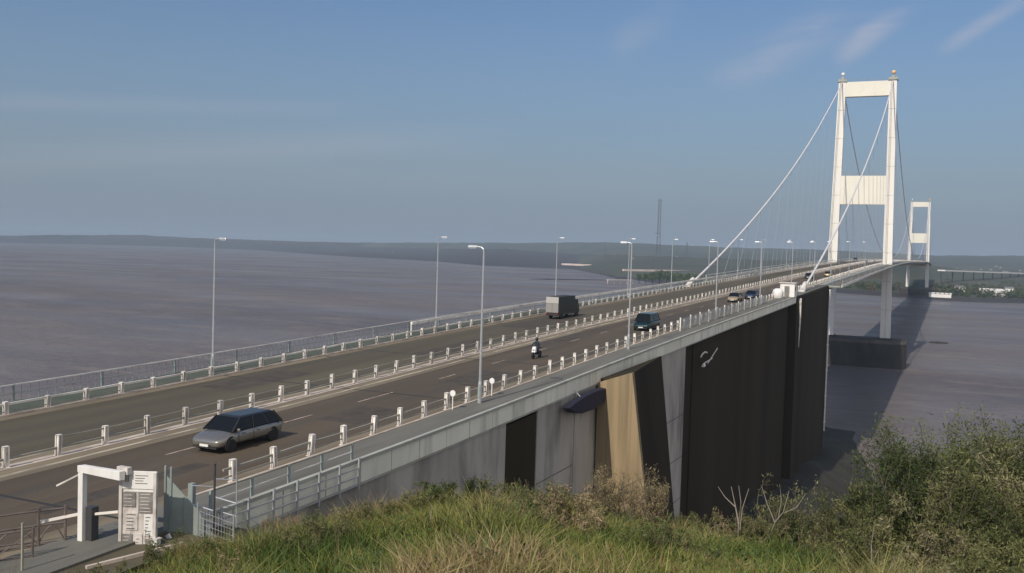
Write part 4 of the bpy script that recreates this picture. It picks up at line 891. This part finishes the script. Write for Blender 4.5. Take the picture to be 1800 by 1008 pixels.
# woods: one mass of many leafy clumps
def leafcloud(centres, radii, per, size, cols, seed, flat=.0):
    """many small quads through ellipsoidal clumps"""
    R = np.random.RandomState(seed); C0 = np.repeat(centres, per, 0); Rd = np.repeat(radii, per, 0); n = len(C0)
    d = R.normal(size=(n,3)); d /= np.linalg.norm(d,axis=1)[:,None]; rr = R.uniform(.35,1.05,n)**.6
    P = C0+d*rr[:,None]*Rd
    a = R.normal(size=(n,3)); a /= np.linalg.norm(a,axis=1)[:,None]; b = np.cross(a, R.normal(size=(n,3))); b /= np.linalg.norm(b,axis=1)[:,None]
    s = size*R.uniform(.6,1.4,n)[:,None]
    V = np.stack([P-a*s, P+b*s*.55, P+a*s, P-b*s*.55], 1).reshape(-1,3)
    ci = cols[R.randint(0,len(cols),len(centres))]; ci = np.repeat(ci, per, 0)*R.uniform(.7,1.35,(n,1)); 
    return V, np.repeat(ci, 4, 0)
def quads(name, V, C, m, parent=None):
    n = len(V)//4; return fast_mesh(name, V, np.arange(n*4), np.arange(n)*4, np.full(n,4), m, C, parent)
cent = []; rad = []
def addwood(px0, px1, r0, r1, n, h, z0):
    for _ in range(n):
        px = RS.uniform(px0,px1); az,_d = col_az(px, 470); vs_ = np.interp(px, [s[0] for s in SH], [s[1] for s in SH]); _, dip = col_az(px, vs_); rs = CAM.z/dip
        r = rs+RS.uniform(r0,r1); hh = h*RS.uniform(.5,1.15); cent.append((CAM.x+r*math.sin(az), CAM.y+r*math.cos(az), z0+hh*.5)); rad.append((hh*.55,hh*.55,hh*.6))
addwood(1640,1860,60,420,520,11,4); addwood(1440,1640,60,400,260,10,3); addwood(1180,1440,60,500,330,10,3); addwood(1640,1860,420,900,260,12,8)
V_, C_ = leafcloud(np.array(cent), np.array(rad), 70, 1.5, np.array([(.035,.055,.018),(.05,.07,.02),(.07,.075,.03),(.03,.045,.02),(.09,.08,.045)]), 5)
wo = quads('woodland', V_, C_, K['leaf']); wo['kind'] = 'stuff'; 
def tree(label, px, r, h, z0, seed, cols, group=None, name='broadleaf_tree'):
    T = thing(name, label, 'tree', atr(px, r, z0), 0, group); R = np.random.RandomState(seed)
    mb = MB(); mb.tube([(0,0,-1),(0,0,h*.35),(R.uniform(-1,1),0,h*.8)], [h*.03,h*.022,h*.008], 6)
    for k in range(6): t = k*1.05; mb.tube([(0,0,h*(.25+.06*k)),(math.cos(t)*h*.3,math.sin(t)*h*.3,h*(.5+.07*k))],[h*.012,h*.004],5)
    tr = mb.build('trunk', K['mast'], T); tr.data.materials[0] = K['bark']
    c = []; q = []
    for k in range(16):
        t = R.uniform(0,6.28); u = R.uniform(0,1); rr = h*.38*math.sqrt(R.uniform(0,1))*(1-.5*u); c.append((rr*math.cos(t),rr*math.sin(t),h*(.28+.62*u))); s = h*R.uniform(.11,.2); q.append((s,s,s*.8))
    V_, C_ = leafcloud(np.array(c), np.array(q), 90, h*.045, cols, seed); quads('crown', V_, C_, K['leaf'], T)
gc = np.array([(.06,.10,.02),(.08,.11,.025),(.045,.075,.02)])
for i, (px, r, h) in enumerate([(1124,1545,15),(1136,1560,18),(1148,1540,20),(1160,1570,22),(1172,1555,21),(1184,1560,19),(1196,1590,17),(1210,1600,17),(1222,1610,16)]):
    tree('green tree in the clump on the far shore left of the side cable foot', px, r, h, 2, 50+i, gc, 'green trees in the clump on the far shore')

# ------------------------------------------------------------------ vegetation on the near bank
def blades(n, dmin, dmax, azr, hmin, hmax, wid, cols, seed, clump=None, lean=.5, name='grass'):
    R = np.random.RandomState(seed)
    az = np.radians(R.uniform(azr[0], azr[1], n)); d = np.sqrt(R.uniform(dmin**2, dmax**2, n))
    x = CAM.x+d*np.sin(az); y = CAM.y+d*np.cos(az)
    if clump is not None:
        k = fbm(x*clump[0], y*clump[0], clump[2]); keep = k > clump[1]+R.uniform(-.06,.06,n); x, y = x[keep], y[keep]; n = len(x)
    z = hgt(x, y)-.03
    big = fbm(x*.8, y*.8, 77); h = R.uniform(hmin, hmax, n)*(.30+2.6*np.clip(big-.2,0,1)**1.5*(.6+.8*fbm(x*2.6, y*2.6, 5))); th = R.uniform(0,2*np.pi,n)
    ld_ = np.stack([np.cos(th), np.sin(th)], 1)*(h*R.uniform(.1, lean, n))[:,None]
    wd_ = R.uniform(.6,1.3,n)*wid; ph = R.uniform(0,2*np.pi,n); wx = np.cos(ph)*wd_; wy = np.sin(ph)*wd_
    P = np.zeros((n,5,3)); B = np.stack([x,y,z],1)
    W = np.stack([wx,wy,np.zeros(n)],1)
    mid = B.copy(); mid[:,:2] += ld_*.35; mid[:,2] += h*.6; tip = B.copy(); tip[:,:2] += ld_; tip[:,2] += h
    P[:,0]=B-W; P[:,1]=B+W; P[:,2]=mid+W*.8; P[:,3]=mid-W*.8; P[:,4]=tip
    idx = np.arange(n)[:,None]*5; lp = np.concatenate([idx+np.array([0,1,2,3]), idx+np.array([3,2,4])],1).ravel()
    st = (np.arange(n)[:,None]*7+np.array([0,4])).ravel(); tt = np.tile([4,3], n)
    pick = (fbm(x*.5, y*.5, 31)*1.1+R.uniform(0,.35,n)); ci = np.clip((pick-.30)/.70*len(cols),0,len(cols)-1).astype(int)
    c = cols[ci]*R.uniform(.7,1.35,(n,1)); C = np.repeat(c, 5, 0)
    o = fast_mesh(name, P.reshape(-1,3), lp, st, tt, K['leaf'], C); o['kind'] = 'stuff'; return o
AZ = (-56, 8)
green = np.array([(.045,.072,.015),(.068,.105,.020),(.098,.135,.026),(.14,.155,.036),(.18,.172,.052),(.22,.19,.078),(.23,.17,.09)])
blades(200000, 8.5, 21, AZ, .16, .55, .0075, green, 1, lean=1.3)
blades(20000, 9, 20.5, AZ, .3, .65, .004, np.array([(.30,.23,.12),(.24,.16,.08),(.20,.10,.055),(.34,.28,.17)]), 2, clump=(.9,.54,13), lean=.9, name='dry_grass')
blades(30000, 19, 34, AZ, .3, .8, .010, green*.8, 3, lean=1., name='grass')
# broad weed leaves
n = 26000; R = RS; az = np.radians(R.uniform(*AZ, n)); d = np.sqrt(R.uniform(8.5**2, 20**2, n)); x = CAM.x+d*np.sin(az); y = CAM.y+d*np.cos(az)
k = fbm(x*.9, y*.9, 55); m_ = k > .5; x, y = x[m_], y[m_]; n = len(x); P = np.stack([x, y, hgt(x,y)+R.uniform(.02,.42,n)],1)
a = R.normal(size=(n,3)); a[:,2] *= .5; a /= np.linalg.norm(a,axis=1)[:,None]; b = np.cross(a, np.array([0,0,1.])); b /= np.linalg.norm(b,axis=1)[:,None]+1e-6; s = R.uniform(.018,.045,n)[:,None]
V_ = np.stack([P-a*s, P+b*s*.45, P+a*s, P-b*s*.45],1).reshape(-1,3); cc = np.array([(.04,.075,.018),(.07,.11,.025),(.03,.055,.015)])[R.randint(0,3,n)]*R.uniform(.7,1.3,(n,1))
quads('weeds', V_, np.repeat(cc,4,0), K['leaf'])['kind'] = 'stuff'
def bush(label, px, d, h, spread, nb, nleaf, seed, leafcols, barkc=(.13,.11,.08), leafsize=.03, twig=.35, name='shrub', cat='shrub', up=.9, group=None):
    R = np.random.RandomState(seed); az, _ = col_az(px, 800); x0 = CAM.x+d*math.sin(az); y0 = CAM.y+d*math.cos(az); z0 = float(hgt(np.array([x0]), np.array([y0]))[0])-.1
    T = thing(name, label, cat, (x0,y0,z0), 0, group)
    segs = []; tips = []
    def grow(p, dr, ln, r, lev):
        n = 3; pts = [p]
        for i in range(n):
            dr = dr+R.normal(size=3)*.16; dr[2] += .05*up
            if math.hypot(p[0],p[1]) > spread*.5: dr[0] -= p[0]*.45/spread; dr[1] -= p[1]*.45/spread
            dr /= np.linalg.norm(dr); p = p+dr*ln/n; pts.append(p)
            if lev >= 1: tips.append((p, lev))
        segs.append((pts, r))
        if lev < 3:
            for k in range(4 if lev < 2 else 4):
                q = pts[R.randint(1, n+1)]; d2 = dr+R.normal(size=3)*.55; d2[2] += .25*up; d2 /= np.linalg.norm(d2); grow(q, d2, ln*R.uniform(.45,.72), r*.55, lev+1)
    for k in range(nb):
        t = R.uniform(0,6.28); s0 = R.uniform(0,1)**.5*spread*.45; dd = np.array([math.cos(t)*s0*1.1/h, math.sin(t)*s0*1.1/h, 1.0]); dd /= np.linalg.norm(dd)
        grow(np.array([math.cos(t)*s0, math.sin(t)*s0, 0.]), dd, h*R.uniform(.42,.62), .014*h**.5, 0)
    mb = MB()
    for pts, r in segs: mb.tube(pts, [r, r*.8, r*.65, r*.4], 4, False)
    c = np.tile(np.array(barkc), (len(mb.v),1))*np.repeat(R.uniform(.6,1.3,(len(mb.v)//16+1,1)),16,0)[:len(mb.v)]
    o = mb.build('branches', K['bark'], T); at_ = o.data.color_attributes.new('Col','FLOAT_COLOR','POINT'); c4 = np.ones((len(mb.v),4),np.float32); c4[:,:3]=c; at_.data.foreach_set('color', c4.ravel())
    if nleaf:
        tp = np.array([t[0] for t in tips]); i = R.randint(0,len(tp),nleaf); P = tp[i]+R.normal(size=(nleaf,3))*twig*.22*h/3
        P = P[P[:,2] > 0.02]; n = len(P)
        a = R.normal(size=(n,3)); a /= np.linalg.norm(a,axis=1)[:,None]; b = np.cross(a, R.normal(size=(n,3))); b /= np.linalg.norm(b,axis=1)[:,None]; s = leafsize*R.uniform(.5,1.4,(n,1))
        a[:,2] += .5; a /= np.linalg.norm(a,axis=1)[:,None]; V_ = np.stack([P-a*s,P+b*s*.24,P+a*s,P-b*s*.24],1).reshape(-1,3); k = fbm(P[:,0]*1.3+9+P[:,2], P[:,1]*1.3+P[:,2]*.7, seed); ci = np.clip(((k-.25)*2*len(leafcols)+R.uniform(-.6,.6,n)),0,len(leafcols)-1).astype(int)
        quads('leaves', V_, np.repeat(leafcols[ci]*R.uniform(.7,1.3,(n,1)),4,0), K['leaf'], T)
    return T
dk = np.array([(.034,.052,.014),(.058,.082,.022),(.095,.118,.036),(.15,.155,.06)])
ol = np.array([(.058,.072,.022),(.098,.112,.038),(.15,.15,.060),(.20,.18,.10)])
bush('large dense dark green bush filling the right side of the bank', 1700, 19, 3.2, 2.8, 44, 120000, 1, dk, leafsize=.038)
bush('sparse twiggy grey-brown bush on the left flank of the large bush', 1625, 20, 2.3, 1.9, 26, 38000, 2, ol, twig=.4, leafsize=.036)
bush('feathery olive scrub on the left flank of the large bush against the dark water', 1545, 19.5, 1.75, 2.3, 34, 36000, 21, ol, leafsize=.034, twig=.5)
bush('thin brown scrub at the left foot of the feathery olive scrub', 1485, 18, 1.35, 1.9, 30, 26000, 22, ol, leafsize=.032)
bush('wispy low scrub on the crest just right of the forked bare stems', 1432, 18, .85, 1.5, 24, 12000, 23, ol, leafsize=.030)
bush('tall thin olive bush at the right edge of the picture', 1800, 17.5, 2.9, 2.4, 22, 45000, 3, ol, leafsize=.036)
bush('low tangled bramble at the foot of the large bush', 1565, 18, .95, 1.7, 26, 30000, 4, ol, leafsize=.034, name='bramble')
bush('low dark bramble below the large bush near the bottom right', 1680, 14.5, 1.2, 2.6, 26, 40000, 5, ol, leafsize=.034, name='bramble')
bush('small rounded dark green bush on the crest in front of the grey abutment wall', 795, 17, .75, 1.3, 18, 14000, 6, dk, leafsize=.028)
bush('low dark bush on the crest below the near end of the bridge edge', 470, 18.5, .55, 1.6, 14, 9000, 7, dk, leafsize=.028)
bush('tan seed-headed weed clump in front of the sunlit tan buttress', 1110, 17.5, 1.15, 1.2, 30, 11000, 8, np.array([(.30,.24,.13),(.24,.19,.09),(.18,.15,.06)]), leafsize=.02, name='weed_clump', cat='weeds')
bush('reddish dry dock stalks on the crest near the bridge end panels', 560, 17, .7, 1.8, 26, 3500, 9, np.array([(.28,.17,.10),(.22,.12,.07),(.30,.2,.12)]), leafsize=.018, name='weed_clump', cat='weeds', barkc=(.26,.17,.12))
bush('orange-green weed clump just left of the small dark bush', 690, 16.5, .6, 1.4, 20, 7000, 10, np.array([(.22,.15,.06),(.14,.14,.04),(.09,.10,.03)]), leafsize=.022, name='weed_clump', cat='weeds')
for i, px in enumerate((230,330,415,610,660,850,905,960,1010,1180,1225,1275,1345,1400,1440,1480,900,1000,1200,1120,480,560)):
    dd = 17.6 if i < 16 else 14.3; R2 = np.random.RandomState(200+i)
    bush('straggly olive and tan weed clump growing out of the rough grass', px, dd+R2.uniform(-.8,.6), R2.uniform(.45,.8), R2.uniform(.8,1.6), 12, 2600, 100+i, [ol, dk, np.array([(.13,.14,.05),(.20,.16,.08),(.26,.20,.12)])][i%3], leafsize=.030, name='weed_clump', cat='weeds', barkc=(.22,.17,.11), group='weed clumps in the rough grass')
def deadstem(label, px, d, h, forks, seed):
    R = np.random.RandomState(seed); az, _ = col_az(px, 880); x0 = CAM.x+d*math.sin(az); y0 = CAM.y+d*math.cos(az); z0 = float(hgt(np.array([x0]), np.array([y0]))[0])-.1
    T = thing('dead_stem', label, 'dead plant', (x0,y0,z0)); mb = MB(); rx = Vector((math.cos(az),-math.sin(az),0))
    for (pts, r) in forks: mb.tube([rx*p[0]*h+Vector((0,0,p[1]*h))+rx.cross(Vector((0,0,1)))*R.uniform(-.05,.05) for p in pts], [r*(1-.6*i/(len(pts)-1)) for i in range(len(pts))], 5)
    o = mb.build('stem', K['bark'], T); at_ = o.data.color_attributes.new('Col','FLOAT_COLOR','POINT'); c4 = np.ones((len(mb.v),4),np.float32); c4[:,:3]=(.27,.235,.20); at_.data.foreach_set('color', c4.ravel())
deadstem('forked bare pale stem on the crest against the dark anchorage, left one', 1300, 17, 1.25, [([(0,0),(.0,.5),(-.06,.75),(-.12,1)],.016),([(-.06,.72),(-.2,.84),(-.3,.98)],.011),([(.02,.4),(.04,.7),(.12,1)],.011),([(.0,.5),(.02,.8),(-.02,1.02)],.009)], 1)
deadstem('forked bare pale stem shaped like a Y against the dark anchorage, right one', 1355, 17, 1.35, [([(-.1,0),(-.02,.3),(.06,.55)],.017),([(.06,.55),(-.05,.8),(-.12,1.0)],.011),([(.06,.55),(.16,.7),(.22,.98)],.011),([(.16,.68),(.32,.78),(.42,.96)],.009),([(.1,.6),(.13,.85),(.1,1.05)],.009)], 2)
deadstem('single bare upright stem in front of the low tangled bramble', 1535, 15, 1.0, [([(0,0),(.02,.5),(0,.8),(.03,1.1)],.013),([(.02,.5),(.1,.75)],.008)], 3)
deadstem('short bare bent stem in the grass below the small dark bush', 757, 14, .55, [([(-.2,0),(0,.5),(.05,.9),(.0,1.0)],.013)], 4)

# ------------------------------------------------------------------ haze
hm2 = bpy.data.materials.new('haze_air'); hm2.use_nodes = True; t = hm2.node_tree; t.nodes.remove(t.nodes['Principled BSDF'])
pv = t.nodes.new('ShaderNodeVolumePrincipled'); pv.inputs['Color'].default_value = (.56,.70,.86,1); pv.inputs['Density'].default_value = 1.2e-4; pv.inputs['Anisotropy'].default_value = 0
t.links.new(pv.outputs[0], t.nodes['Material Output'].inputs['Volume'])
mb = MB(); mb.box(-13990,8990,-2490,11990,-5,165); hb = mb.build('haze', hm2); hb['kind'] = 'stuff'
